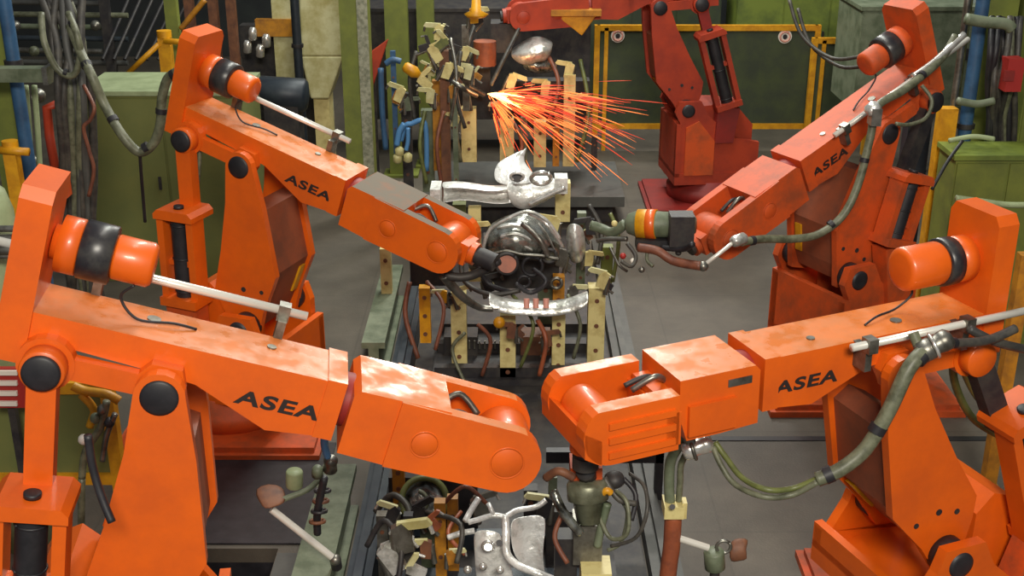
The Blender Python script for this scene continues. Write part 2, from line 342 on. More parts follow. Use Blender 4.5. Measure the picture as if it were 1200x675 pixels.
    b.box(-0.115, 0.115, fy-0.03, fy+0.03, f0+0.33, f0+0.37, T=lambda x, y, z: K(x, y, z))
    fr = b.build('spring_frame', [MO, MT], root, 0.01)
    MB().lathe(K(0, fy, f0-0.032), K(0, fy, f0-0.2), [(0, 0.034), (0.018, 0.034), (0.02, 0.028)], 18).build('spring_frame_cap', 'black', fr)
    b = MB(); b.cyl(K(0, fy, f0+0.03), K(0, fy, Lf-0.04), 0.062, n=18)
    for k in range(3):
        t_ = f0+0.08+k*(Lf-f0-0.16)/2; b.torus(K(0, fy, t_), Vector(K(0, fy, 1))-Vector(K(0, fy, 0)), 0.062, 0.006, 18, 6)
    b.build('spring_cylinder', 'black', root)
    # foot bracket of the spring unit joined to the turret
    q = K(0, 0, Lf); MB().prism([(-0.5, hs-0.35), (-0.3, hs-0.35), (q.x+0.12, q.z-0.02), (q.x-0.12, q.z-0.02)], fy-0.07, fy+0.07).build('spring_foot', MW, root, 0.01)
    # wrist
    if head:
        wy, wp = R(wr[0]), R(wr[1])
        def Wt(s, y, n):
            s0 = s-0.70; n0 = n-0.04
            s1 = s0*math.cos(wp)-n0*math.sin(wp); n1 = s0*math.sin(wp)+n0*math.cos(wp)
            s2 = s1*math.cos(wy)-y*math.sin(wy); y2 = s1*math.sin(wy)+y*math.cos(wy)
            return U(s2+0.70, y2, n1+0.04)
        k = (wl-1.57)
        MB().cyl(U(0.66, 0, 0.045), U(0.78, 0, 0.045), 0.115, n=28).build('wrist_joint', 'orange_dark', root)
        bx = [(0.735, -0.115), (0.93, -0.125), (1.10, -0.125), (1.14, 0.0), (1.14, 0.178), (0.76, 0.178), (0.735, 0.15)]
        b = MB(); b.prism(bx, -0.178, 0.178, T=Wt, top=1)
        cx = 1.44+k
        tb, tt, ts, ty = (0.93, 0.178, 0.032, 0.160) if fork < 1.2 else (1.17, 0.14, 0.04, 0.19)
        if fork > 1.2:
            b.box(0.86, 1.10, near*0.178-0.02, near*0.178+0.02, -0.10, 0.05, T=Wt); b.box(1.08, 1.22, -0.12, 0.12, -0.08, 0.10, T=Wt)
        arc = [(cx+0.135*math.cos(R(a)), 0.02+0.145*math.sin(R(a))) for a in range(-90, 91, 15)]
        tine = [(tb, -0.125)]+[(x, min(z, tt)) for x, z in arc]+[(tb, tt)]
        for s in (-1, 1): b.prism(tine, s*ty-ts, s*ty+ts, T=Wt, top=1)
        if fork > 1.2:
            for n0_ in (-0.09, -0.02, 0.05): b.box(tb+0.02, cx+0.02, near*(ty+ts)-0.012, near*(ty+ts)+0.012, n0_, n0_+0.03, T=Wt)
            b.box(tb-0.01, tb+0.06, -ty-ts, ty+ts, -0.10, 0.06, T=Wt); b.prism([(cx+0.05, -0.12), (cx+0.13, -0.07), (cx+0.13, 0.05), (cx+0.05, 0.0)], -ty-ts, ty+ts, T=Wt)
        ws = b.build('wrist_fork', [MO, wtop], root, 0.014)
        for s in (-1, 1):
            for c, r in ((cx-0.01, 0.075), (1.07, 0.062)):
                if fork > 1.2: continue
                b = MB(); b.lathe(Wt(c, s*0.190, 0.015), Wt(c, s*0.3, 0.015), [(0, r), (0.004, r), (0.0045, r-0.003), (0.002, r-0.006), (0.002, r-0.009), (0.0045, r-0.012)], 28)
                b.build('fork_cover', MO, ws)
            if plate and s == near: b = MB(); b.box(0.78, 0.90, s*0.178-0.006, s*0.178+0.006, 0.10, 0.135, T=Wt); b.build('rating_plate', 'steel', ws)
        td = R(tool); tc_, ts_ = math.cos(td), math.sin(td)
        def Tl(x, y, z): return Wt(cx+x*tc_-z*ts_, y, 0.02+x*ts_+z*tc_)
        dr = 0.118 if fork < 1.2 else 0.09
        b = MB(); b.lathe(Wt(cx, -0.128, 0.02), Wt(cx, 0.128, 0.02), [(0, dr-0.02), (0.02, dr), (0.23, dr), (0.256, dr-0.02)], 28)
        b.prism([(-0.02, -0.08), (0.15, -0.07), (0.15, 0.07), (-0.02, 0.08)], -0.085, 0.085, T=Tl)
        b.cyl(Tl(0.15, 0, 0), Tl(0.19, 0, 0), 0.075, n=24)
        b.build('wrist_drum', MO, root, 0.01)
        MB().tube([Wt(1.12, 0.02, 0.1), Wt(1.2, 0.06, 0.16), Wt(1.3, 0.03, 0.1)], 0.014, 8).build('wrist_cable', 'steel', root)
        MB().tube([Wt(1.12, -0.05, 0.08), Wt(1.2, -0.03, 0.12), Wt(1.3, -0.04, 0.09)], 0.012, 8).build('wrist_cable', 'dark', root)
        MB().box(1.13, 1.22, -0.09, 0.09, 0.0, 0.07, T=Wt).build('cable_block', MW, root, 0.01)
        b = MB(); b.cyl(Tl(0.19, 0, 0), Tl(0.215, 0, 0), 0.055, n=20); b.build('tool_flange', 'dark', root)
        root['tip'] = 0
        tip = Tl(0.215, 0, 0)
    else: tip = U(1.6, 0, 0)
    if letters:
        me = text_mesh('ASEA', 0.1)
        xs = [v.co.x for v in me.vertices]; ys = [v.co.y for v in me.vertices]; W_ = max(xs)-min(xs); H_ = max(ys)-min(ys)
        for s in (-1, 1):
            m2 = me.copy()
            for v in m2.vertices:
                a = (v.co.x-min(xs))/W_*0.345; h = (v.co.y-min(ys))/H_*0.064; a += (h-0.037)*0.18
                ss = 0.285+a if s < 0 else 0.635-a
                v.co = U(ss, s*(0.1505+0.0012)+s*v.co.z, -0.008+h)
            m2.materials.clear(); m2.materials.append(M['ink'])
            o = bpy.data.objects.new('lettering', m2); COL.objects.link(o); o.parent = ua
    if 'tip' in root: del root['tip']
    mw = Matrix.Translation((S.x, S.y, 0)) @ Matrix.Rotation(rz, 4, 'Z')
    return root, (lambda *a: mw @ U(*a)), mw @ tip, mw

rA, UA, tipA, mA = robot('welding_robot', 'large orange robot arm at the lower left, nearest on the left side of the line', (-1.397, 4.495, 2.083), 1, 7.6, -18.3, 9.5, frame_d=0.52, tool=-100)
rB, UB, tipB, mB = robot('welding_robot', 'orange robot arm with grey-dusted wrist at the upper left, before the green cabinet', (-1.679, 7.914, 2.01), 1, -21, -18.2, 1.5, frame_d=0.47, wtop='orange_dust', fw=0.2)
rC, UC, tipC, mC = robot('welding_robot', 'large orange robot at the lower right with open forked wrist and a thick green hose', (1.724, 5.358, 1.741), -1, -21.9, -1.4, 20.4, near=1, frame_d=0.36, rod=(-0.99, 0.3), rod_y=0.24, rod_n=0.2, link='dark', wl=1.62, fork=1.5, tool=-85, caps=False, fu=-0.12, plate=True, mot=(0.106, 0.075, 0.20))
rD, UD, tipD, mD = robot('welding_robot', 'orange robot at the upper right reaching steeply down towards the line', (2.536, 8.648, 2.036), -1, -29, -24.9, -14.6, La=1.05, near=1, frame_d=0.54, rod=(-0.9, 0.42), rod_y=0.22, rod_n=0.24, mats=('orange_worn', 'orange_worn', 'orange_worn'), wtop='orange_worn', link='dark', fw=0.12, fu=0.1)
rE, UE, tipE, mE = robot('welding_robot', 'red-orange robot standing upright in front of the yellow fence panel', (1.52, 13.2, 2.2), -1, -6, -4, 17, near=1, frame_d=0.3, rod=(-0.5, 0.4), rod_y=0.24, mats=('orange_deep', 'orange_deep', 'orange_dark'), wtop='orange_deep', link='orange_dark', letters=False, fw=0.12, hb=0.1)  # redder colours put distance and weaker light into this robot's orange
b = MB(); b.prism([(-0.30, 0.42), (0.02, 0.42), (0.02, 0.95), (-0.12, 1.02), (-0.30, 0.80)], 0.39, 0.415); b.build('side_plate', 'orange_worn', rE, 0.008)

# ------------------------------------------------------------------ helpers for fixtures and clutter
def part(b, name, m, root, bevel=0.0):
    """world-space builder result hung under root (root has no rotation)"""
    L = root.location
    b.v = [(v[0]-L.x, v[1]-L.y, v[2]-L.z) for v in b.v]
    p = root.parent
    while p: b.v = [(v[0]-p.location.x, v[1]-p.location.y, v[2]-p.location.z) for v in b.v]; p = p.parent
    return b.build(name, m, root, bevel)
def solo(b, name, m, label, cat, bevel=0.0, group=None):
    return tag(b.build(name, m, None, bevel), label, cat, group)
def column(name, label, cat, px, py, Y, width, depth, ztop, m, strip=None, z0=0.0, group=None):
    p = at(px, py, Y); r = thing(name, label, cat, (p.x, Y, z0), 0, group)
    part(MB().box(p.x-width/2, p.x+width/2, Y, Y+depth, z0+0.03, ztop), 'shaft', m, r, 0.01)
    part(MB().box(p.x-width*0.8, p.x+width*0.8, Y-depth*0.3, Y+depth*1.3, z0, z0+0.03), 'foot_plate', m, r, 0.005)
    if strip:
        b = MB()
        part(b.box(p.x+width*0.12, p.x+width/2, Y-0.012, Y, z0+0.1, ztop), 'perforated_strip', strip, r)
    return r
def cabinet(name, label, x0, x1, ytop, ybot, Y, depth, m, mtop=None, doors=2, cat='cabinet', z0=None):
    a = at(x0, ytop, Y); b_ = at(x1, ybot, Y); zb = max(0.0, b_.z) if z0 is None else z0
    r = thing(name, label, cat, ((a.x+b_.x)/2, Y+depth/2, zb))
    part(MB().box(a.x, b_.x, Y+0.015, Y+depth, zb, a.z-0.04), 'body', m, r, 0.01)
    part(MB().box(a.x-0.02, b_.x+0.02, Y-0.01, Y+depth+0.02, a.z-0.04, a.z), 'top_panel', mtop or m, r, 0.01)
    for k in range(doors):
        w_ = (b_.x-a.x)/doors
        d = part(MB().box(a.x+k*w_+0.012, a.x+(k+1)*w_-0.012, Y, Y+0.015, zb+0.04, a.z-0.07), 'door', m, r, 0.004)
        hx = a.x+(k+1)*w_-0.08
        part(MB().box(hx-0.012, hx+0.012, Y-0.02, Y, zb+(a.z-zb)*0.5, zb+(a.z-zb)*0.5+0.12), 'handle', 'dark', d)
    return r
def hose(label, pts, r, m='hose', rings=0, name='hose', cat='hose', group=None, ring_m='black'):
    """pts: (px, py, Y)"""
    P = [at(*p) for p in pts]
    root = None
    if rings:
        root = thing(name, label, cat, tuple(P[0]), 0, group)
        part(MB().tube(P, r, 9), 'hose_line', m, root)
        for k in range(rings):
            i = int((k+0.7)*(len(P)-1)/rings); i = min(i, len(P)-2); q = (P[i]+P[i+1])/2; d = (P[i+1]-P[i]).normalized()
            part(MB().cyl(q-d*r*.55, q+d*r*.55, r*1.16, n=12), 'hose_tie', ring_m, root)
        return root
    return solo(MB().tube(P, r, 9), name, m, label, cat, group=group)
def sheet(rows, th=0.012, sub=1):
    """thick smooth skin through a grid of world points"""
    b = MB(); n = len(rows[0]); vs = [p for r in rows for p in r]
    b.add(vs, [(i*n+j, i*n+j+1, (i+1)*n+j+1, (i+1)*n+j) for i in range(len(rows)-1) for j in range(n-1)], 0, True)
    return b
def thick(o, th=0.012, lv=2):
    m = o.modifiers.new('thickness', 'SOLIDIFY'); m.thickness = th
    m = o.modifiers.new('smooth', 'SUBSURF'); m.levels = lv; m.render_levels = lv
    return o

# ------------------------------------------------------------------ conveyor rails along the line
for x0, x1, zt, y0, y1, m, lab in ((-1.19, -0.98, 0.34, 5.0, 6.75, 'grey_green', 'green-grey steel beam beside the floor pit at the bottom of the photo'),
                                   (-1.16, -0.98, 0.34, 8.6, 10.3, 'grey_green', 'green-grey steel beam seen below the far left robot arm')):
    r = thing('conveyor_beam', lab, 'beam', ((x0+x1)/2, (y0+y1)/2, 0))
    part(MB().box(x0, x1, y0, y1, zt-0.05, zt), 'top_flange', m, r, 0.006)
    part(MB().box(x0+0.05, x1-0.05, y0, y1, 0.04, zt-0.05), 'web', m, r)
    part(MB().box(x0, x1, y0, y1, 0, 0.04), 'bottom_flange', m, r, 0.006)
r = thing('conveyor_rail', 'dark blue-grey rail running along the left side of the welding line', 'rail', (-0.85, 7.5, 0))
part(MB().box(-0.92, -0.78, 5.0, 12.0, 0.0, 0.22), 'rail_bed', 'blue_black', r, 0.01)
part(MB().box(-0.875, -0.825, 5.0, 12.0, 0.22, 0.27), 'rail_head', 'blue_black', r, 0.008)
r = thing('conveyor_rail', 'grey rail running along the right side of the welding line', 'rail', (0.86, 8, 0))
part(MB().box(0.80, 0.98, 5.4, 11.6, 0.0, 0.12), 'rail_bed', 'grey_cab', r, 0.01)
part(MB().box(0.86, 0.91, 5.4, 11.6, 0.12, 0.17), 'rail_head', 'grey_cab', r, 0.008)
solo(MB().box(-0.77, 0.79, 4.9, 12.2, 0.0, 0.02), 'line_bed_plate', 'dark', 'dark oily floor plate between the two rails of the line', 'floor plate', 0.004)

# ------------------------------------------------------------------ welding fixtures
def post(root, px, yt, yb, Y, w_, m='cream', holes=3, depth=None, cap=None):
    a = at(px, yt, Y); z0 = max(0.02, at(px, yb, Y).z); depth = depth or w_
    o = part(MB().box(a.x-w_/2, a.x+w_/2, Y, Y+depth, z0, a.z), 'post', m, root, 0.006)
    for k in range(holes):
        z = a.z-(a.z-z0)*(k+0.5)/holes
        part(MB().cyl((a.x, Y-0.006, z), (a.x, Y, z), min(0.018, w_*0.2), n=10), 'bolt', 'brown', o)
    if cap: part(MB().box(a.x-w_*0.8, a.x+w_*0.8, Y-0.02, Y+depth+0.02, a.z, a.z+0.03), 'cap', cap, o, 0.004)
    return o
def clamp(root, px, py, Y, s=1.0, dirn=1, m='cream', tip='steel', tilt=0.0):
    """toggle clamp: body plate, swing arm, press pad, cylinder"""
    p = at(px, py, Y); c_, s_ = math.cos(tilt), math.sin(tilt)
    T = lambda x, y, z: Vector((p.x+dirn*s*(x*c_-z*s_), Y+s*y, p.z+s*(x*s_+z*c_)))
    o = part(MB().prism([(-0.06, -0.14), (0.05, -0.14), (0.07, 0.0), (0.03, 0.08), (-0.05, 0.06)], -0.03, 0.03, T=T), 'clamp_plate', m, root, 0.004*s)
    part(MB().prism([(-0.02, 0.03), (0.0, 0.09), (0.2, 0.06), (0.22, 0.01), (0.18, 0.0), (0.05, 0.02)], -0.018, 0.018, T=T), 'clamp_arm', m if rnd.random() < 0.5 else 'cream_pale', o, 0.003*s)
    part(MB().cyl(T(0.2, 0, 0.02), T(0.2, 0, -0.06), 0.016*s, n=10), 'press_pad', tip, o)
    part(MB().cyl(T(-0.1, 0, -0.2), T(-0.05, 0, 0.02), 0.03*s, n=12), 'air_cylinder', 'steel', o)
def fhose(root, pts, r, m, name='air_hose'):
    return part(MB().tube([at(*p) for p in pts], r, 8), name, m, root)
def block(root, x0, x1, yt, yb, Y, d, m, name='block', bev=0.006):
    a = at(x0, yt, Y); b_ = at(x1, yb, Y); return part(MB().box(a.x, b_.x, Y, Y+d, min(a.z, b_.z), max(a.z, b_.z)), name, m, root, bev)
def ringp(root, px, py, Y, R0, r, m, axis=(0, 1, 0), name='ring'):
    return part(MB().torus(at(px, py, Y), axis, R0, r, 26, 8), name, m, root)

# --- back fixture (Y 12..13.5)
fb = thing('welding_fixture', 'back welding fixture of cream posts on a grey platform under the spark shower', 'welding fixture', (0.1, 12.9, 0), 0)
part(MB().box(-0.95, 1.18, 12.25, 13.6, 0.25, 0.36), 'platform', 'grey_cab', fb, 0.01)
part(MB().box(-0.85, 1.08, 12.5, 13.4, 0.0, 0.25), 'plinth', 'dark', fb, 0.01)
for px, yt, yb, wd, m in ((594, 140, 200, .15, 'cream'), (614, 138, 198, .07, 'grey_green'), (633, 143, 196, .13, 'cream'), (652, 150, 195, .07, 'yellow_dim'), (668, 88, 195, .12, 'cream'), (549, 128, 190, .16, 'cream'), (697, 160, 200, .06, 'dark')):
    post(fb, px, yt, yb, 12.7, wd, m, 2)
for px, py, dn, tl in ((668, 80, -1, .3), (600, 92, 1, -.2), (640, 100, -1, .2), (668, 120, 1, 0.4), (590, 125, -1, 0)):
    clamp(fb, px, py, 12.75, .75, dn, 'cream', 'steel', tl)
block(fb, 575, 610, 28, 62, 13.0, .3, 'dark', 'welding_head'); block(fb, 556, 580, 50, 78, 12.9, .2, 'brown', 'motor_block')
part(MB().cyl(at(568, 48, 12.8), at(568, 76, 12.8), .12, n=18), 'motor', 'rust', fb)
block(fb, 530, 575, 80, 140, 13.1, .2, 'dark', 'rear_plate'); block(fb, 600, 690, 95, 150, 13.3, .2, 'dark', 'rear_plate')
part(MB().cyl(at(543, 98, 12.6), at(567, 111, 12.75), .03, n=12), 'electrode', 'steel', fb)
for k, (p0, p1, p2, m) in enumerate((((560, 20), (545, 70), (552, 130), 'hose_dark'), ((610, 30), (590, 70), (575, 100), 'hose_dark'), ((640, 60), (655, 100), (640, 150), 'hose_brown'), ((555, 60), (530, 110), (540, 190), 'hose'), ((680, 70), (690, 130), (676, 190), 'hose_green'), ((600, 140), (612, 170), (600, 200), 'hose_brown'))):
    fhose(fb, [(*p0, 12.9), (*p1, 12.6), (*p2, 12.5)], .022, m)
# pressed part on the back fixture
r = thing('pressed_part', 'bright pressed metal part high on the back fixture above the sparks', 'car part', tuple(at(615, 75, 12.8)))
g = [[at(x, y, 12.8+dy) for x, y, dy in row] for row in (
    ((600, 57, .3), (612, 50, .25), (625, 42, .2), (640, 45, .25), (646, 50, .3)), ((600, 62, .1), (612, 58, 0), (628, 50, 0), (640, 52, 0), (648, 52, .1)),
    ((598, 66, 0), (612, 66, -.1), (626, 64, -.1), (640, 58, -.1), (645, 60, 0)), ((608, 74, .1), (618, 76, 0), (628, 72, 0), (638, 72, 0), (644, 66, .1)))]
thick(part(sheet(g), 'upper_skin', 'sheet', r), .02, 2)
g = [[at(x, y, 12.85+dy) for x, y, dy in row] for row in (((608, 66, .1), (625, 68, 0), (645, 68, .1)), ((612, 76, 0), (628, 80, -.1), (650, 76, 0)), ((615, 82, .1), (630, 86, 0), (652, 84, .1)))]
thick(part(sheet(g), 'lower_skin', 'sheet_dark', r), .02, 2)

# --- middle fixture (Y 8.2..9.4)
fm_ = thing('welding_fixture', 'middle welding fixture with cream posts holding the car body front', 'welding fixture', (0.1, 8.8, 0), 0)
part(MB().box(-0.62, 0.66, 8.5, 9.5, 0.02, 0.07), 'base_frame', 'dark', fm_, 0.01)
for y in (8.55, 9.0, 9.4): part(MB().box(-0.6, 0.64, y, y+0.08, 0.07, 0.15), 'cross_beam', 'dark', fm_, 0.006)
for px, yt, yb, Y, wd, m in ((595, 370, 455, 8.55, .12, 'cream'), (655, 368, 440, 8.6, .10, 'cream'), (700, 338, 425, 8.7, .13, 'cream'), (537, 346, 432, 8.7, .12, 'cream'), (451, 292, 345, 9.6, .09, 'cream'),
                         (640, 300, 380, 9.0, .12, 'grey_green'), (497, 338, 402, 8.7, .085, 'yellow'), (556, 245, 330, 9.2, .10, 'cream'), (682, 250, 340, 9.2, .07, 'grey_green'), (660, 215, 260, 9.5, .12, 'cream'), (655, 325, 360, 8.8, .09, 'yellow_dim'), (538, 240, 300, 9.7, .11, 'hose_green'), (712, 290, 335, 9.1, .09, 'green')):
    post(fm_, px, yt, yb, Y, wd, m, 3 if yb-yt > 60 else 2)
for k in range(7):
    a = at(550+6*k, 400, 8.9); part(MB().box(a.x-.006, a.x+.006, 8.9, 8.92, 0.15, a.z), 'grille_bar', 'steel', fm_)
for px, py, Y, sc, dn, m, tl in ((555, 268, 9.1, .8, 1, 'cream', .2), (650, 262, 9.1, .9, -1, 'cream', .3), (692, 262, 9.0, .8, -1, 'dark', 0), (600, 385, 8.4, .7, -1, 'brown', .2), (535, 345, 8.6, .7, 1, 'cream', .5), (708, 325, 8.6, .8, -1, 'cream', .4), (672, 340, 8.7, .7, 1, 'steel', .1),
                              (660, 300, 8.9, .8, -1, 'steel', .4), (570, 330, 8.8, .8, 1, 'dark', .4), (520, 345, 8.7, .6, -1, 'yellow', .1), (690, 300, 8.9, .7, 1, 'cream', 0), (560, 300, 9.1, .8, -1, 'dark', .1), (640, 395, 8.5, .7, 1, 'brown', .3)):
    clamp(fm_, px, py, Y, sc*.78, dn, m, 'steel', tl)
    clamp(fm_, px+rnd.uniform(-8, 8), py+rnd.uniform(4, 16), Y+.1, sc*.5, -dn, rnd.choice(('brown', 'steel', 'dark')), 'chrome', tl+.7)
part(MB().sphere(at(585, 378, 8.4), .045), 'knob', 'yellow', fm_)
for pts, rr, m in ((((540, 300, 8.7), (545, 330, 8.6), (575, 345, 8.5), (610, 340, 8.5)), .02, 'hose_dark'), (((572, 285, 8.8), (560, 305, 8.6), (572, 332, 8.6), (600, 343, 8.5)), .02, 'black'),
                   (((625, 315, 8.5), (640, 330, 8.4), (622, 343, 8.4), (604, 332, 8.4)), .018, 'black'), (((500, 330, 8.8), (520, 360, 8.6), (510, 410, 8.5)), .016, 'hose_brown'), (((560, 380, 8.4), (575, 400, 8.4), (565, 440, 8.4)), .016, 'hose_brown'),
                   (((630, 375, 8.4), (640, 400, 8.3), (632, 440, 8.3)), .018, 'rust'), (((665, 345, 8.5), (680, 380, 8.4), (672, 420, 8.4)), .014, 'hose'), (((480, 330, 9), (475, 370, 8.9), (490, 420, 8.8)), .02, 'hose_brown'),
                   (((690, 240, 9.1), (705, 270, 9), (700, 310, 8.9)), .018, 'hose_dark'), (((600, 345, 8.6), (625, 380, 8.4), (610, 430, 8.4)), .014, 'hose_green'), (((545, 390, 8.5), (530, 410, 8.5), (545, 450, 8.4)), .014, 'hose'),
                   (((715, 250, 9), (725, 280, 8.9), (718, 330, 8.9)), .016, 'hose_green')):
    fhose(fm_, pts, rr, m)
for px, py, rr, m in ((624, 312, .075, 'black'), (644, 300, .05, 'dark'), (572, 306, .05, 'dark'), (614, 330, .045, 'black'), (652, 332, .04, 'steel')):
    ringp(fm_, px, py, 8.6, rr, .014, m)
block(fm_, 566, 655, 285, 338, 8.95, .25, 'dark', 'backing_block'); block(fm_, 480, 530, 300, 335, 9.3, .2, 'dark', 'valve_block'); block(fm_, 520, 560, 395, 440, 8.95, .2, 'dark', 'valve_block'); block(fm_, 610, 645, 395, 440, 8.95, .2, 'brown', 'valve_block')

# car body front: bright bracket assembly
r = thing('body_bracket', 'bright silver pressed bracket with a curled fin, topmost on the middle fixture', 'car part', tuple(at(590, 225, 9.3)))
a, c = at(518, 226, 9.3), at(600, 226, 9.3)
prof = [(-.09, .06), (.0, .075), (.09, .055), (.085, -.05), (.0, -.06), (-.08, -.05)]
rows = [[Vector((a.x+(c.x-a.x)*t, 9.3+py*(1.3-.4*t), a.z+.02*math.sin(t*6)+pz*(1-.25*math.sin(t*PI)))) for py, pz in prof] for t in (0, .2, .4, .6, .8, 1)]
thick(part(sheet(rows), 'beam_skin', 'sheet_white', r), .012, 2)
o = part(MB().box(at(505, 225, 9.3).x, at(517, 225, 9.3).x, 9.18, 9.42, at(510, 243, 9.3).z, at(510, 217, 9.3).z), 'end_flange', 'sheet_white', r, .015)
rows = [[at(x, y, 9.3+d) for x, y, d in row] for row in (((578, 212, .0), (592, 218, -.05), (612, 216, -.05), (632, 214, 0)), ((578, 198, .1), (594, 200, .05), (612, 198, .05), (625, 200, .12)), ((584, 188, .16), (596, 192, .14), (606, 188, .14), (614, 190, .2)), ((600, 181, .2), (605, 182, .2), (611, 179, .2), (616, 180, .22)), ((612, 175, .24), (614, 175, .24), (616, 173, .24), (618, 172, .25)))]
thick(part(sheet(rows), 'curled_fin', 'sheet_white', r), .012, 2)
rows = [[at(x, y, 9.25+d) for x, y, d in row] for row in (((592, 214, 0), (605, 210, .1), (625, 206, .12), (645, 205, .1), (652, 212, .05)), ((594, 226, -.05), (606, 224, -.02), (622, 222, 0), (640, 222, 0), (656, 218, 0)), ((598, 238, 0), (610, 240, -.04), (622, 238, -.02), (636, 232, 0), (655, 224, .02)), ((606, 243, .06), (614, 245, .04), (624, 243, .04), (634, 238, .06), (650, 228, .08)))]
thick(part(sheet(rows), 'strut_plate', 'sheet_white', r), .012, 2)
ringp(r, 634, 209, 9.1, .075, .018, 'chrome', (0, .8, .6), 'strut_ring'); ringp(r, 606, 207, 9.1, .05, .012, 'sheet_white', (0, .8, .6), 'strut_ring')
part(MB().cyl(at(606, 207, 9.12), at(606, 207, 9.2), .045, n=18), 'dark_hole', 'dark', r)
part(MB().box(at(650, 215, 9.2).x, at(665, 215, 9.2).x, 9.15, 9.3, at(655, 225, 9.2).z, at(655, 207, 9.2).z), 'end_bracket', 'sheet_white', r, .012)
part(MB().tube([at(620, 240, 9.1), at(640, 230, 9.1), at(662, 220, 9.1)], .02, 8), 'stay_bar', 'chrome', r)
# engine bay
r = thing('engine_bay_panel', 'domed shiny dark pressed panel with an orange disc, on the middle fixture', 'car part', tuple(at(610, 300, 8.7)))
rows = [[at(x, y, 8.75+d) for x, y, d in row] for row in (((574, 262, .2), (592, 254, .2), (612, 246, .2), (630, 254, .2), (652, 268, .2)), ((568, 278, .02), (588, 270, -.1), (608, 266, -.12), (632, 272, -.05), (656, 284, .05)), ((566, 292, 0), (586, 288, -.14), (608, 290, -.16), (632, 292, -.1), (656, 300, 0)), ((570, 302, .05), (588, 300, -.08), (608, 304, -.06), (630, 304, -.02), (654, 310, .05)))]
thick(part(sheet(rows), 'dome_skin', 'sheet_dark', r), .014, 2)
for pts in (((580, 268), (600, 262), (618, 268)), ((584, 278), (604, 272), (622, 282)), ((588, 290), (606, 284), (624, 294)), ((630, 262), (642, 276), (650, 296))):
    rows = [[at(x, y-4, 8.66), at(x+2, y, 8.6), at(x, y+4, 8.66)] for x, y in pts]
    thick(part(sheet(rows), 'polished_flange', 'sheet', r), .012, 2)
part(MB().tube([at(x, y, 8.6) for x, y in ((566, 292), (574, 270), (596, 256), (618, 248), (640, 258), (656, 280))], .014, 8), 'rim_tube', 'sheet', r)
part(MB().tube([at(x, y, 8.55) for x, y in ((572, 300), (592, 294), (612, 298), (636, 300), (656, 304))], .012, 8), 'rim_tube', 'steel', r)
part(MB().cyl(at(594, 309, 8.5), at(594, 309, 8.58), .07, n=24), 'orange_disc', 'rust', r)
ringp(r, 594, 309, 8.52, .08, .014, 'dark', name='disc_rim')
part(MB().tube([at(612, 262, 8.6), at(632, 280, 8.5), at(642, 300, 8.5)], .022, 8), 'stay_tube', 'steel', r)
part(MB().tube([at(620, 250, 8.7), at(640, 262, 8.6), at(660, 290, 8.6)], .016, 8), 'stay_tube', 'chrome', r)
rows = [[at(x, y, 8.85+d) for x, y, d in row] for row in (((664, 262, .1), (674, 260, 0), (684, 266, .1)), ((664, 285, .05), (674, 284, -.06), (686, 288, .06)), ((668, 308, .1), (677, 310, 0), (686, 304, .1)))]
thick(part(sheet(rows), 'side_bracket', 'sheet', r), .014, 2)
# lower cross member
r = thing('cross_member', 'silver curved cross member lying low across the middle fixture', 'car part', tuple(at(630, 360, 8.35)))
P = [at(x, y, 8.3) for x, y in ((572, 352), (590, 360), (620, 362), (650, 363), (672, 358), (690, 350))]
rows = [[p+Vector((0, a_, b2)) for a_, b2 in ((-.07, -.03), (-.05, .03), (.03, .045), (.09, .02))] for p in P]
thick(part(sheet(rows), 'member_skin', 'sheet', r), .012, 2)
for px in (617, 628, 640): part(MB().cyl(at(px, 350, 8.22), at(px, 361, 8.2), .022, n=12), 'pink_highlight', 'pink', r)  # pink glow highlight on the bar, painted as small cylinders
# arm of the spot gun held by the far left robot
r = thing('spot_gun', 'curved silver spot gun arm below the wrist of the upper left robot', 'spot welding gun', tuple(at(545, 330, 8.3)))
part(MB().tube([at(520, 322, 7.4), at(530, 335, 7.45), at(545, 350, 7.5), at(562, 360, 7.6), at(578, 362, 7.6)], lambda t: .036-.016*t, 12), 'gun_arm', 'steel', r)
part(MB().cyl(at(574, 361, 7.6), at(584, 361, 7.6), .014, n=10), 'electrode', 'chrome', r)
part(MB().cyl(tipB, tipB+Vector((.1, -.04, -.03)), .06, n=18), 'gun_mount', 'dark', r)
part(MB().tube([tipB+Vector((.12, 0, -.03)), at(560, 320, 7.4), at(540, 325, 7.4), at(520, 322, 7.4)], .03, 10), 'gun_bracket', 'dark', r)

# --- near fixture (Y 5.2..6.3)
fn = thing('welding_fixture', 'near welding fixture of dark clamps and yellow tools at the bottom of the photo', 'welding fixture', (0.0, 5.7, 0), 0)
part(MB().box(-0.66, 0.6, 5.2, 6.5, 0.02, 0.1), 'base_frame', 'dark', fn, .01)
for y in (5.3, 5.75, 6.15): part(MB().box(-0.64, 0.48, y, y+.08, .1, .2), 'cross_beam', 'blue_black', fn, .006)
block(fn, 455, 560, 560, 640, 6.25, .12, 'dark', 'rear_plate'); block(fn, 640, 700, 600, 690, 6.0, .15, 'dark', 'rear_plate')
for px, yt, yb, Y, wd, m in ((447, 605, 720, 5.7, .06, 'steel'), (478, 605, 720, 5.6, .05, 'dark'), (515, 590, 720, 5.7, .06, 'yellow_dim'), (530, 585, 720, 5.8, .06, 'yellow_dim'), (500, 600, 720, 5.9, .08, 'grey_green'), (648, 560, 690, 6.2, .05, 'grey_green'), (622, 575, 690, 6.1, .08, 'dark'), (466, 545, 600, 6.2, .07, 'yellow_dim')):
    post(fn, px, yt, yb, Y, wd, m, 3)
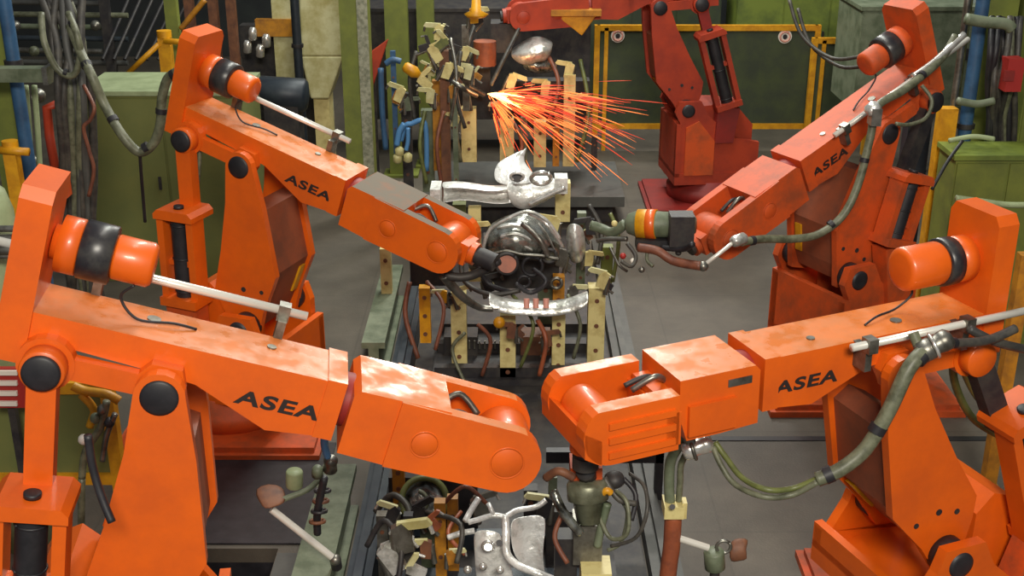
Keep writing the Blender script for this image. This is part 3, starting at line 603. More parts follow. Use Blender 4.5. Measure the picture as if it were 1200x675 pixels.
for px, py, Y, sc, dn, m, tl in ((470, 625, 5.5, .8, 1, 'steel', .3), (455, 650, 5.5, .8, 1, 'sheet', .6), (500, 640, 5.5, .5, -1, 'brown', .1), (490, 600, 5.8, .6, 1, 'dark', .7), (640, 590, 5.9, .6, -1, 'dark', .3), (528, 650, 5.5, .4, 1, 'yellow_dim', .2), (484, 668, 5.4, .5, 1, 'sheet', 1.2), (462, 600, 5.7, .5, -1, 'dark', .5), (505, 612, 5.6, .4, 1, 'rust', .9), (560, 590, 6.0, .6, 1, 'steel', .5)):
    clamp(fn, px, py, Y, sc, dn, m, 'chrome', tl)
for pts, rr, m in ((((440, 600, 5.9), (460, 580, 5.9), (480, 600, 5.8), (475, 650, 5.6)), .018, 'hose_dark'), (((520, 590, 5.8), (545, 570, 5.8), (570, 590, 5.8)), .012, 'hose_brown'), (((500, 600, 5.7), (540, 615, 5.5), (535, 660, 5.4)), .014, 'hose_dark'),
                   (((430, 640, 5.6), (450, 610, 5.6), (470, 640, 5.5), (465, 690, 5.4)), .016, 'dark'), (((540, 600, 5.8), (525, 625, 5.6), (545, 650, 5.5)), .012, 'rust')):
    fhose(fn, pts, rr, m)
# round green part
r = thing('round_housing', 'round green-rimmed drum housing under the wrist of the lower left robot', 'housing', tuple(at(497, 588, 5.9)))
part(MB().torus(at(497, 586, 5.9), (0.1, -.75, .65), .125, .018, 32, 10), 'rim', 'hose_green', r)
part(MB().lathe(at(497, 586, 5.9)+Vector((0, .06, -.05)), at(497, 586, 5.9)+Vector((0, -.69, .6)), [(0, .07), (.05, .115), (.06, .11), (.04, .05)], 28), 'dish', 'sheet_dark', r)
part(MB().torus(at(488, 588, 5.85), (0.1, -.75, .65), .06, .012, 20, 8, a0=.5, a1=3.6), 'inner_arc', 'hose', r)
# bright pressed part, bottom centre
r = thing('body_pressing', 'bright silver pressed body part with branching ribs at the bottom centre', 'car part', tuple(at(590, 640, 5.5)))
def rib(pts, wdt, m='sheet_white', name='rib'):
    return part(MB().tube([at(*p) for p in pts], wdt*1.25, 8), name, m, r)
rib(((592, 604, 5.5), (593, 625, 5.45), (594, 648, 5.4), (606, 662, 5.35), (630, 672, 5.3), (655, 682, 5.3)), .017)
rib(((640, 586, 5.6), (628, 594, 5.58), (606, 598, 5.55), (592, 606, 5.5)), .012)
rib(((592, 606, 5.5), (578, 604, 5.5), (560, 609, 5.5), (549, 612, 5.5)), .012); rib(((578, 602, 5.5), (572, 590, 5.55)), .010)
rib(((561, 584, 5.6), (552, 598, 5.55), (545, 611, 5.5)), .014); rib(((525, 630, 5.5), (540, 625, 5.5), (556, 622, 5.5)), .013)
rows = [[at(x, y, 5.5+d) for x, y, d in row] for row in (((555, 622, .05), (565, 620, 0), (578, 621, 0), (588, 625, 0)), ((556, 640, 0), (566, 640, -.04), (578, 640, -.04), (590, 642, 0)), ((557, 660, 0), (567, 660, -.03), (580, 658, -.03), (598, 660, 0)), ((558, 685, 0), (570, 685, -.02), (585, 685, -.02), (606, 685, 0)))]
thick(part(sheet(rows), 'centre_panel', 'sheet_white', r), .01, 2)
rows = [[at(x, y, 5.55+d) for x, y, d in row] for row in (((596, 606, .04), (615, 604, .1), (642, 600, .1)), ((597, 630, 0), (614, 632, .08), (640, 625, .06)), ((600, 652, -.02), (620, 655, .04), (636, 655, 0)), ((615, 665, 0), (632, 672, .02), (642, 680, 0)))]
thick(part(sheet(rows), 'side_panel', 'sheet_white', r), .01, 2)
ringp(r, 572, 640, 5.4, .028, .009, 'chrome', name='boss_ring'); part(MB().cyl(at(572, 640, 5.4), at(572, 640, 5.45), .024, n=16), 'boss', 'chrome', r)
part(MB().cyl(at(585, 636, 5.42), at(585, 636, 5.46), .016, n=12), 'dark_hole', 'dark', r)
for px, py in ((548, 668), (566, 664), (586, 668)): part(MB().sphere(at(px, py, 5.35), .022), 'weld_boss', 'chrome', r)

# ------------------------------------------------------------------ guns and stands at the right of the line
r = thing('spot_gun', 'spot gun with a grey transformer and looping hoses hanging under the forked wrist', 'spot welding gun', tuple(at(690, 590, 4.90)))
part(MB().lathe(at(688, 562, 4.85), at(690, 610, 4.80), [(0, .08), (.02, .095), (.09, .095), (.1, .07), (.2, .055)], 26), 'transformer', 'steel_green', r)
part(MB().box(at(672, 600, 4.85).x, at(706, 600, 4.85).x, 4.80, 4.95, at(690, 655, 4.85).z, at(690, 610, 4.85).z), 'gun_body', 'steel', r, .015)
part(MB().cyl(tipC, tipC+Vector((0, 0, -.06)), .06, n=20), 'mounting_flange', 'dark', r)
part(MB().tube([tipC+Vector((0, 0, -.08)), at(690, 562, 4.90), at(688, 575, 4.85)], .045, 10), 'mount_neck', 'dark', r)
part(MB().box(at(668, 545, 4.90).x, at(705, 545, 4.90).x, 4.84, 4.98, at(690, 556, 4.90).z, at(690, 541, 4.90).z), 'mount_block', 'orange_worn', r, .012)
part(MB().tube([at(648, 575, 4.80), at(660, 600, 4.75), at(680, 625, 4.75)], .022, 10), 'gun_lever', 'sheet_dark', r)
part(MB().tube([at(640, 560, 4.85), at(655, 552, 4.80), at(672, 560, 4.80)], .02, 10), 'gun_lever', 'brown', r)
part(MB().tube([at(700, 585, 4.80), at(710, 575, 4.78), at(716, 578, 4.78)], .016, 8), 'yellow_clip', 'yellow', r)
part(MB().tube([at(712, 590, 4.80), at(705, 615, 4.80), at(700, 640, 4.80)], .02, 8), 'gun_tube', 'grey_green', r)
part(MB().box(at(680, 665, 4.80).x, at(715, 665, 4.80).x, 4.70, 4.85, at(690, 690, 4.80).z, at(690, 658, 4.80).z), 'gun_foot', 'cream', r, .01)
for pts, rr, m in ((((700, 600, 4.80), (715, 630, 4.75), (735, 625, 4.70), (735, 590, 4.75), (722, 575, 4.80)), .010, 'hose'), (((716, 640, 4.75), (745, 630, 4.70), (758, 600, 4.70), (755, 570, 4.80), (738, 555, 4.90)), .009, 'hose_dark'), (((722, 580, 4.85), (735, 600, 4.80), (728, 635, 4.75), (712, 645, 4.75)), .009, 'hose'),
                   (((730, 560, 4.90), (745, 580, 4.85), (740, 610, 4.80)), .012, 'black'), (((708, 560, 4.85), (725, 585, 4.80), (745, 590, 4.80)), .014, 'hose_dark'), (((660, 600, 4.80), (650, 630, 4.75), (665, 660, 4.70)), .012, 'hose_brown')):
    part(MB().tube([at(*p) for p in pts], rr, 8), 'gun_hose', m, r)
part(MB().sphere(at(720, 562, 4.90), .05, .05, .04), 'cable_gland', 'dark', r); part(MB().box(at(650, 640, 4.90).x, at(676, 640, 4.90).x, 4.85, 4.95, at(660, 680, 4.90).z, at(660, 625, 4.90).z), 'side_plate', 'dark', r, .01)
r = thing('gantry_frame', 'thin black beam and leg behind the hoses of the forked wrist robot', 'frame', (atz(765, 640).x, 6.6, 0))
a, c = at(640, 530, 6.7), at(778, 530, 6.7)
part(MB().box(a.x, c.x, 6.68, 6.74, at(700, 541, 6.7).z, at(700, 528, 6.7).z), 'beam', 'black', r, .004)
part(MB().box(c.x-.05, c.x, 6.68, 6.74, 0, a.z), 'leg', 'black', r, .004)

# hose column in front of the right side floor
r = thing('hose_column', 'upright rust-brown tube with a cream clamp and grey-green hose on top', 'hose column', (at(788, 640, 5.2).x, 5.2, 0))
q0 = at(782, 690, 5.2); part(MB().tube([Vector((q0.x-.02, 5.2, 0.0)), at(783, 672, 5.2), at(787, 640, 5.2), at(789, 602, 5.2)], .043, 14), 'tube', 'rust', r)
part(MB().box(at(777, 595, 5.2).x, at(800, 595, 5.2).x, 5.14, 5.26, at(790, 601, 5.2).z, at(790, 587, 5.2).z), 'clamp', 'cream', r, .008)
part(MB().cyl(at(788, 594, 5.14), at(788, 594, 5.1), .014, n=10), 'clamp_screw', 'dark', r); part(MB().box(at(798, 590, 5.2).x, at(804, 590, 5.2).x, 5.16, 5.22, at(790, 603, 5.2).z, at(790, 585, 5.2).z), 'clamp_lug', 'cream', r, .004)
part(MB().tube([at(785, 588, 5.2), at(784, 565, 5.2), at(786, 540, 5.2), at(796, 520, 5.15), at(800, 500, 5.1)], .026, 12), 'riser_hose', 'grey_green', r)
part(MB().tube([at(795, 588, 5.2), at(797, 565, 5.2), at(798, 545, 5.2), at(806, 528, 5.15)], .016, 12), 'riser_hose', 'hose', r)
r = thing('pipe_coupling', 'shiny silver pipe coupling where the hoses leave the forked wrist robot', 'coupling', tuple(at(818, 522, 5.1)))
part(MB().lathe(at(800, 530, 5.1), at(842, 515, 5.1), [(0, .03), (.01, .045), (.05, .05), (.06, .04), (.11, .045), (.13, .045), (.15, .025)], 22), 'coupling_body', 'chrome', r)
part(MB().cyl(at(798, 500, 5.1), at(812, 522, 5.1), .028, n=14), 'elbow', 'steel', r); part(MB().torus(at(812, 526, 5.1), (1, 0, .35), .05, .01, 20, 6), 'hose_band', 'steel', r)

# hoses of robot C and D
hose('thick green-grey hose hanging in a long curve from the rod of the lower right robot', [(1108, 398, 5.05), (1088, 408, 5.0), (1066, 430, 4.94), (1042, 480, 4.9), (1015, 525, 4.88), (985, 550, 4.86), (957, 562, 4.86)], .035, 'hose', 3)
hose('green twin hose sagging from the thick hose towards the silver coupling, upper strand', [(960, 560, 4.86), (930, 572, 4.88), (900, 574, 4.85), (870, 560, 4.95), (850, 535, 5.05), (838, 518, 5.1)], .014, 'hose_green')
hose('green twin hose sagging from the thick hose towards the silver coupling, lower strand', [(958, 565, 4.84), (928, 580, 4.86), (895, 582, 4.85), (862, 568, 4.95), (845, 545, 5.02), (836, 524, 5.08)], .014, 'hose')
hose('short grey hose hanging below the silver rod of the lower right robot', [(1190, 385, 5.2), (1160, 398, 5.15), (1130, 402, 5.08), (1104, 402, 5.0)], .022, 'hose_dark', 1)
r = thing('hose_clamp', 'large silver swivel clamp joining the rod and thick hose on the lower right robot', 'clamp', tuple(at(1098, 402, 5.02)))
part(MB().lathe(at(1075, 416, 5.0), at(1120, 392, 5.0), [(0, .035), (.02, .052), (.07, .052), (.08, .04), (.12, .05), (.15, .05), (.17, .03)], 20), 'clamp_body', 'steel', r)
part(MB().cyl(at(1070, 390, 5.05), at(1082, 420, 5.0), .024, n=12), 'clamp_stem', 'hose', r); part(MB().torus(at(1094, 405, 5.0), (1, 0, .5), .055, .009, 20, 6), 'clamp_band', 'chrome', r)
for pts, lab in ((((1120, 395, 5.9), (1128, 430, 5.95), (1150, 470, 6.0), (1185, 490, 6.0), (1210, 500, 6.0)), 'dark green cable drooping behind the lower right robot, inner one'), (((1118, 400, 6.0), (1118, 445, 6.05), (1140, 490, 6.1), (1180, 515, 6.1)), 'dark green cable drooping behind the lower right robot, outer one'),
                 (((1135, 385, 5.2), (1165, 400, 5.2), (1205, 410, 5.3)), 'dark cable leaving the rod of the lower right robot sideways')):
    hose(lab, pts, .022, 'hose_dark' if 'sideways' in lab else 'hose_green', name='cable', cat='cable')
hose('grey-green hose hanging in an arc beside the upper right robot arm', [(1120, 42, 8.6), (1100, 72, 8.5), (1060, 105, 8.25), (1028, 125, 8.1), (1020, 160, 8.05), (1006, 215, 8.0), (988, 252, 7.95), (960, 274, 7.9), (930, 280, 7.85), (895, 280, 7.75), (868, 284, 7.65)], .028, 'hose', 4)
r = thing('hose_clamp', 'pale metal clamp holding hose and rod on the upper right robot arm', 'clamp', tuple(at(1025, 128, 8.1)))
part(MB().lathe(at(1016, 134, 8.05), at(1034, 118, 8.05), [(0, .03), (.02, .05), (.08, .05), (.1, .03)], 18), 'clamp_body', 'sheet', r); part(MB().box(at(1020, 128, 8.05).x, at(1032, 128, 8.05).x, 8.0, 8.1, at(1024, 146, 8.05).z, at(1024, 126, 8.05).z), 'clamp_leg', 'steel', r, .006)
r = thing('rod_linkage', 'short silver rod and joint beside the wrist of the upper right robot', 'linkage', tuple(at(850, 290, 7.66)))
part(MB().tube([at(826, 310, 7.5), at(852, 290, 7.58), at(866, 278, 7.66)], .014, 8, smooth=False), 'rod', 'rod', r); part(MB().lathe(at(858, 284, 7.6), at(880, 276, 7.68), [(0, .03), (.02, .04), (.1, .04), (.12, .02)], 14), 'joint', 'sheet', r)
part(MB().sphere(at(824, 312, 7.5), .035), 'rod_end', 'steel', r)
# D's gun
r = thing('spot_gun', 'spot gun with a yellow-banded cylinder on the wrist of the upper right robot', 'spot welding gun', tuple(at(765, 265, 7.9)))
p0, p1 = at(733, 262, 7.9), at(815, 264, 7.75); d = (p1-p0)
part(MB().lathe(p0, p1, [(0, .03), (.02, .07), (.08, .09), (.09, .095), (.2, .095), (.21, .09), (.34, .085), (.36, .06), (d.length, .055)], 24), 'gun_cylinder', 'grey_green', r)
part(MB().lathe(p0, p1, [(.085, .098), (.086, .101), (.215, .101), (.216, .098)], 24), 'yellow_band', 'yellow', r)
part(MB().lathe(p0, p1, [(.15, .1), (.151, .103), (.214, .103), (.215, .1)], 24), 'orange_band', 'orange', r)
part(MB().tube([p0, at(718, 272, 7.95), at(705, 268, 8.0), at(692, 264, 8.0)], .035, 10), 'gun_nose', 'grey_green', r)
part(MB().tube([at(735, 280, 7.85), at(715, 280, 7.9), at(700, 282, 7.95)], .018, 8), 'electrode_arm', 'steel', r)
part(MB().box(at(745, 285, 7.8).x, at(790, 285, 7.8).x, 7.74, 7.86, at(770, 290, 7.8).z, at(770, 279, 7.8).z), 'gun_plate', 'dark', r, .01)
part(MB().box(at(784, 266, 7.7).x, at(812, 266, 7.7).x, 7.62, 7.76, at(800, 285, 7.7).z, at(800, 250, 7.7).z), 'gun_mount', 'dark', r, .015)
for pts, rr, m in ((((748, 290, 7.7), (770, 294, 7.65), (790, 306, 7.6), (822, 312, 7.5)), .032, 'hose_brown'), (((735, 285, 7.7), (745, 300, 7.65), (740, 312, 7.6), (728, 306, 7.6)), .014, 'hose_dark'), (((760, 288, 7.7), (758, 304, 7.65), (765, 312, 7.6)), .012, 'hose'), (((715, 290, 7.8), (725, 310, 7.7), (735, 318, 7.7)), .010, 'steel'), (((775, 290, 7.7), (800, 292, 7.6), (812, 286, 7.5)), .02, 'black')):
    part(MB().tube([at(*p) for p in pts], rr, 8), 'gun_hose', m, r)
for px, py, m in ((742, 306, 'white'), (752, 316, 'steel'), (730, 300, 'red'), (795, 296, 'dark'), (720, 262, 'cream')): part(MB().sphere(at(px, py, 7.65), .022, n=10, m=6), 'fitting', m, r)

# tripod-like stop arms on either side
def stop_arm(label, cx, cy, rx, ry, bx, by, Y, sgn):
    r = thing('stop_arm', label, 'stop arm', (at(bx, by, Y).x, Y, 0))
    part(MB().tube([at(rx, ry, Y), at(cx+(rx-cx)*.0+0, cy, Y)], .020, 10, smooth=False), 'rod', 'rod', r)
    return r
r = thing('stop_arm', 'silver rod with a pale cup and rusty plate standing left of the line', 'stop arm', (at(395, 690, 5.6).x, 5.65, 0))
a, c = at(318, 597, 5.6), at(393, 656, 5.6)
part(MB().cyl(a, c, .020, n=12), 'rod', 'rod', r); part(MB().sphere(c, .032), 'rod_joint', 'steel', r)
part(MB().cyl(Vector((c.x, c.y+.03, 0.345)), c, .03, n=12), 'stand', 'dark', r)
part(MB().lathe(at(345, 571, 5.6), at(345, 545, 5.6), [(0, .038), (.01, .045), (.09, .045), (.1, .04)], 20), 'cup', 'green_pale', r)
rows = [[at(295, 574, 5.65), at(315, 566, 5.7), at(332, 572, 5.7)], [at(303, 590, 5.55), at(318, 584, 5.6), at(336, 582, 5.62)], [at(310, 600, 5.5), at(322, 596, 5.52), at(335, 592, 5.55)]]
thick(part(sheet(rows), 'rusty_plate', 'brown', r), .02, 1)
part(MB().tube([at(318, 592, 5.55), at(335, 584, 5.6), at(360, 574, 5.65), at(376, 560, 5.7)], .016, 8), 'bracket_bar', 'grey_green', r)
r = thing('stop_arm', 'silver rod with a pale cup and rusty bracket to the right of the rust-brown tube', 'stop arm', (at(836, 690, 5.2).x, 5.2, 0))
part(MB().cyl(at(796, 631, 5.2), at(830, 642, 5.2), .018, n=12), 'rod', 'rod', r)
part(MB().lathe(at(838, 667, 5.2), at(836, 638, 5.2), [(0, .04), (.01, .052), (.1, .052), (.11, .045)], 20), 'cup', 'grey_green', r)
part(MB().torus(at(848, 641, 5.2), (0, 1, 0), .036, .009, 18, 6), 'ring', 'steel', r)
part(MB().cyl(Vector((at(838, 660, 5.2).x, 5.2, 0)), at(838, 666, 5.2), .025, n=12), 'stand', 'dark', r)
rows = [[at(856, 634, 5.25), at(866, 630, 5.25), at(880, 632, 5.25)], [at(854, 645, 5.2), at(866, 644, 5.2), at(872, 643, 5.2)], [at(854, 660, 5.2), at(866, 656, 5.2), at(878, 656, 5.2)]]
thick(part(sheet(rows), 'rusty_bracket', 'brown', r), .02, 1)
# junction left of the rail with blue connector
r = thing('cable_junction', 'small cluster of fittings with a blue connector beside the wrist of the lower left robot', 'cable junction', tuple(at(384, 550, 5.2)))
part(MB().tube([at(382, 500, 4.9), at(380, 520, 4.95), at(384, 535, 5.0)], .018, 8), 'blue_connector', 'blue_bright', r)
part(MB().lathe(at(388, 536, 5.1), at(386, 560, 5.15), [(0, .02), (.02, .035), (.05, .03), (.09, .035), (.1, .02)], 14), 'fitting', 'steel', r)
part(MB().lathe(at(372, 548, 5.1), at(372, 566, 5.15), [(0, .02), (.02, .028), (.06, .028)], 14), 'fitting', 'grey_green', r)
for k in range(4): part(MB().torus(at(378-k*2, 575+k*12, 5.3), (0, .3, 1), .035, .010, 16, 6), 'coil_ring', 'brown' if k % 2 else 'black', r)
part(MB().tube([at(380, 560, 5.2), at(372, 600, 5.3), at(372, 625, 5.35)], .02, 8), 'dark_cable', 'black', r)
solo(MB().box(-1.40, -1.24, 5.3, 6.2, 0, .05), 'steel_plate', 'grey_cab', 'flat grey plate on the floor between the pit and the green beam', 'plate', .006)

solo(MB().box(-2.35, -1.24, 6.36, 7.62, 0, .012), 'dark_or_shaded_floor', 'black', 'dark stretch of floor just behind the black pit', 'mat', .003)  # black sheet added to darken this floor stretch, which may only be shadow
# ------------------------------------------------------------------ sparks
SP = at(571, 110, 12.5)
r = thing('weld_sparks', 'bright orange shower of sparks flying right from the back fixture', 'sparks', tuple(SP)); r['kind'] = 'stuff'
bh, bo, br_ = MB(), MB(), MB()
for k in range(380):
    hot = k < 60
    th = R(rnd.gauss(-6, 9)) if hot else R(rnd.choice((rnd.uniform(-14, 12), rnd.uniform(-30, 4), rnd.uniform(-75, -5))))
    L_ = rnd.uniform(.25, .9) if hot else rnd.uniform(.5, 2.0)*(1.0 if th > -.5 else .55)
    dy = rnd.uniform(-.35, .35); a0 = rnd.uniform(0, .25) if hot else rnd.uniform(.05, .75); a1 = min(1.0, a0+rnd.uniform(.12, .3))
    drop = rnd.uniform(.05, .32)*L_
    f = lambda t: SP+Vector((math.cos(th)*L_*t, dy*t, math.sin(th)*L_*t-drop*t*t))
    pts = [f(a0+(a1-a0)*i/4) for i in range(5)]
    rr = rnd.uniform(.004, .008)*(1.15 if hot else .85)
    (bh if hot else (br_ if k % 2 else bo)).tube(pts, lambda t, rr=rr: rr*(1-.7*abs(2*t-1)**2), 5, smooth=False)
o = part(bh, 'hot_sparks', 'spark_hot', r); o['kind'] = 'stuff'
o = part(bo, 'glowing_sparks', 'spark', r); o['kind'] = 'stuff'
o = part(br_, 'dim_sparks', 'spark_red', r); o['kind'] = 'stuff'
pl = bpy.data.lights.new('spark_light', 'POINT'); pl.energy = 8; pl.color = (1, .55, .25); pl.shadow_soft_size = .12
po = bpy.data.objects.new('spark_light', pl); COL.objects.link(po); po.location = SP+Vector((.25, -.25, .05))

# ------------------------------------------------------------------ yellow fence behind the red-orange robot
def fence(label, x0, x1, yt, yb, Y, targets=(), mesh='green_deep', m='yellow', dbl=True):
    a = at(x0, yt, Y); c = at(x1, yb, Y)
    r = thing('safety_fence', label, 'fence', ((a.x+c.x)/2, Y, 0))
    for x in (a.x, c.x):
        part(MB().box(x-.035, x+.035, Y-.035, Y+.035, 0, a.z+.03), 'post', m, r, .006)
    if dbl: part(MB().box(a.x+.09, a.x+.14, Y-.03, Y+.03, 0, a.z), 'inner_post', m, r, .006)
    part(MB().box(a.x, c.x, Y-.03, Y+.03, a.z-.04, a.z+.03), 'top_rail', m, r, .006)
    part(MB().box(a.x, c.x, Y-.03, Y+.03, max(.1, c.z)-.03, max(.1, c.z)+.04), 'bottom_rail', m, r, .006)
    part(MB().box(a.x+.03, c.x-.03, Y-.006, Y+.006, max(.1, c.z), a.z), 'panel', mesh, r)
    for px, py in targets:
        q = at(px, py, Y-.02); t_ = part(MB().cyl(q, q+Vector((0, .02, 0)), .085, n=24), 'marker_disc', 'white', r)
        part(MB().torus(q+Vector((0, -.002, 0)), (0, 1, 0), .06, .012, 20, 6), 'marker_ring', 'pink', t_)
        part(MB().cyl(q+Vector((0, -.008, 0)), q, .03, n=14), 'marker_eye', 'dark', t_)
    return r
fence('yellow framed fence panel with two round white markers behind the upright robot', 700, 948, 32, 148, 15.4, ((724, 42), (920, 43)), 'green_deep')
fence('narrow yellow framed fence section to the right of the marked panel', 955, 1015, 47, 148, 15.2, (), 'green_deep', dbl=True)
r = thing('yellow_post', 'tall slanted-looking yellow post behind the upper right robot, left of the green cabinet', 'post', (at(1104, 200, 9.8).x, 9.8, 0))
part(MB().box(at(1104, 200, 9.8).x-.07, at(1104, 200, 9.8).x+.07, 9.8, 9.92, .03, at(1104, 128, 9.8).z), 'shaft', 'yellow', r, .008); part(MB().box(at(1104, 200, 9.8).x-.13, at(1104, 200, 9.8).x+.13, 9.75, 9.97, 0, .03), 'foot_plate', 'yellow', r, .005)
r = thing('yellow_post', 'yellow post at the right edge behind the lower right robot', 'post', (at(1194, 380, 6.9).x, 6.9, 0))
x_ = at(1192, 380, 6.9).x; part(MB().box(x_-.04, x_+.04, 6.9, 6.98, .03, at(1196, 300, 6.9).z), 'shaft', 'yellow_dim', r, .008); part(MB().box(x_-.1, x_+.1, 6.85, 7.03, 0, .03), 'foot_plate', 'yellow_dim', r, .005)

# ------------------------------------------------------------------ right background
cabinet('machine_cabinet', 'bright green machine panels behind the yellow fence at the top right', 868, 1015, -40, 130, 17.0, .9, 'green_bright', doors=3)
cabinet('machine_cabinet', 'dark green machine panels behind the fence, top centre right', 690, 838, -30, 130, 17.3, .9, 'green_deep', doors=3)
cabinet('machine_cabinet', 'grey-green slanting machine housing at the top right under the pale panel', 1012, 1132, 8, 130, 13.2, 1.0, 'grey_green', doors=2)
a = at(1088, 14, 14.5); c = at(1135, -40, 14.5); solo(MB().box(a.x, c.x+.3, 14.5, 14.55, a.z, c.z+.5).box(a.x, a.x+.05, 14.45, 14.6, 0, a.z), 'pale_screen', 'glass_grey', 'pale grey screen at the top right beside the blue pipe', 'screen', .005)
column('green_column', 'green upright column at the right beside the blue pipe', 'column', 1168, 60, 10.2, .26, .2, 4.2, 'green')
column('green_column', 'slim dark steel column between the upper right robot and the yellow post', 'column', 1076, 165, 10.3, .20, .15, at(1076, 118, 10.3).z, 'blue_black')
def vpipe(label, px, py, Y, rad, z1, m, name='pipe', z0=0.0, cat='pipe'):
    p = at(px, py, Y); r = thing(name, label, cat, (p.x, Y, z0))
    part(MB().cyl((p.x, Y, z0), (p.x, Y, z1), rad, n=14), 'pipe_run', m, r)
    for k in range(4):
        z = z0+(z1-z0)*(k+.6)/4; part(MB().cyl((p.x, Y, z-.02), (p.x, Y, z+.02), rad*1.35, n=14), 'pipe_collar', 'dark', r)
    return r
vpipe('upright blue pipe at the right beside the green column', 1141, 80, 9.9, .055, 4.3, 'blue')
vpipe('slim grey pipe just left of the blue pipe on the right', 1126, 60, 9.95, .028, 4.3, 'steel')
vpipe('thin grey-green pipe between the two pipes at the right', 1124, 100, 10.4, .02, 4.2, 'hose')
r = thing('cable_bundle', 'dark bundle of cables hanging on the right green column', 'cable bundle', tuple(at(1172, 120, 9.8)))
for k in range(9):
    x = 1158+k*3.8; part(MB().tube([at(x+6+rnd.uniform(-5, 5), 20, 9.9), at(x+4+rnd.uniform(-4, 4), 60, 9.8-rnd.random()*.1), at(x+rnd.uniform(-5, 5), 100, 9.8-rnd.random()*.15), at(x-2+rnd.uniform(-4, 4), 140, 9.8), at(x-4+rnd.uniform(-4, 4), 182, 9.85)], .026, 8), 'cable', rnd.choice(('hose_dark', 'hose_dark', 'dark', 'hose', 'black')), r)
part(MB().tube([at(1132, 22, 9.6), at(1155, 26, 9.6), at(1178, 28, 9.6), at(1186, 34, 9.6)], .045, 12), 'cross_duct', 'grey_green', r)
part(MB().tube([at(1122, 118, 9.6), at(1145, 122, 9.6), at(1165, 118, 9.6)], .03, 10), 'cross_duct', 'grey_green', r)
part(MB().tube([at(1112, 165, 9.5), at(1140, 160, 9.5), at(1165, 163, 9.5)], .02, 10), 'cross_duct', 'green_pale', r)
r = thing('red_box', 'small dark red box behind the cable bundle at the right edge', 'box', tuple(at(1184, 88, 9.6)))
part(MB().box(at(1177, 88, 9.6).x, at(1196, 88, 9.6).x, 9.55, 9.7, at(1184, 106, 9.6).z, at(1184, 68, 9.6).z), 'case', 'red', r, .015); part(MB().box(at(1180, 80, 9.5).x, at(1192, 80, 9.5).x, 9.53, 9.55, at(1184, 96, 9.5).z, at(1184, 84, 9.5).z), 'cover', 'orange_dark', r, .004)
cabinet('control_cabinet', 'low green cabinet at the right edge behind the lower right robot', 1122, 1235, 182, 250, 9.3, .4, 'green', 'green_bright', doors=2, z0=.0)
cabinet('control_cabinet', 'tall green cabinet at the far right edge behind the cables', 1222, 1280, -20, 180, 9.9, .4, 'green', doors=1)
hose('thin light pipe running level in front of the low green cabinet on the right', [(1120, 232, 8.3), (1150, 236, 8.3), (1180, 240, 8.3), (1210, 240, 8.3)], .022, 'green_pale', name='pipe', cat='pipe')
hose('thin black cable slanting down from the right column', [(1128, 165, 9.4), (1110, 190, 9.3), (1092, 222, 9.2)], .014, 'black', name='cable', cat='cable')
hose('grey cable looping behind the rear of the upper right robot', [(1080, 100, 8.5), (1092, 118, 8.45), (1085, 138, 8.4), (1065, 146, 8.35), (1050, 145, 8.3)], .014, 'hose', name='cable', cat='cable')
for k, (x0_, y0_) in enumerate(((925, 0), (935, 10))):
    hose('dark cable sagging across the fence at the top right, %s one' % ('higher', 'lower')[k], [(x0_, y0_, 12), (x0_+15, y0_+42, 11.8), (x0_+50, y0_+68, 11.5), (x0_+85, y0_+66, 11)], .018, 'hose_dark', name='cable', cat='cable')
hose('silver tubular bar running up from the upper right robot towards the pale panel', [(1070, 90, 8.45), (1095, 72, 8.5), (1130, 40, 8.6)], .024, 'chrome', name='pipe', cat='pipe')

# ------------------------------------------------------------------ left background
cab = cabinet('machine_cabinet', 'large dark green cabinet with a pale green top rail behind the left robots', 92, 300, 107, 330, 10.75, .8, 'green_dark', 'green_pale', doors=2, z0=0)
column('green_column', 'green column at the far left edge beside the blue pipe', 'column', 2, 120, 9.3, .20, .16, 3.6, 'green')
vpipe('upright blue pipe at the far left', 20, 100, 9.1, .05, 3.7, 'blue')
r = thing('grey_beam', 'short level grey beam at the far left crossing the blue pipe', 'beam', tuple(at(25, 87, 8.9)))
part(MB().box(at(-20, 87, 8.9).x, at(58, 87, 8.9).x, 8.85, 8.97, at(20, 95, 8.9).z, at(20, 79, 8.9).z), 'beam_web', 'grey_green', r, .01); part(MB().box(at(54, 87, 8.9).x, at(60, 87, 8.9).x, 8.82, 9.0, at(20, 97, 8.9).z, at(20, 77, 8.9).z), 'end_plate', 'steel', r, .004)
r = thing('cable_bundle', 'thick bundle of grey cables hanging at the left in front of the green cabinet', 'cable bundle', tuple(at(90, 150, 8.9)))
for k in range(11):
    x = 68+k*3.6; part(MB().tube([at(x-14+rnd.uniform(-12, 12), -10, 9.1), at(x-4+rnd.uniform(-8, 8), 50, 9.0-rnd.random()*.1), at(x+rnd.uniform(-4, 4), 110, 8.9-rnd.random()*.1), at(x+4+rnd.uniform(-4, 4), 200, 8.9), at(x+8+rnd.uniform(-4, 4), 280, 8.9), at(x+12+rnd.uniform(-6, 6), 350, 9.0)], .03, 8), 'cable', rnd.choice(('hose_dark', 'grey_cab', 'hose', 'hose_dark', 'hose_dark')), r)
hose('long grey hose looping down from the left cable bundle to the upper left robot', [(82, 30, 8.7), (95, 62, 8.6), (108, 90, 8.5), (122, 122, 8.5), (143, 158, 8.4), (163, 178, 8.4), (180, 168, 8.4), (188, 145, 8.4), (190, 115, 8.4), (197, 92, 8.4), (212, 82, 8.35)], .034, 'hose', 5)
hose('grey-green hose loop high in the left cable bundle', [(48, 15, 8.7), (52, 50, 8.6), (68, 82, 8.6), (86, 88, 8.6), (94, 65, 8.6), (90, 40, 8.6), (80, 15, 8.7)], .024, 'hose', 2)
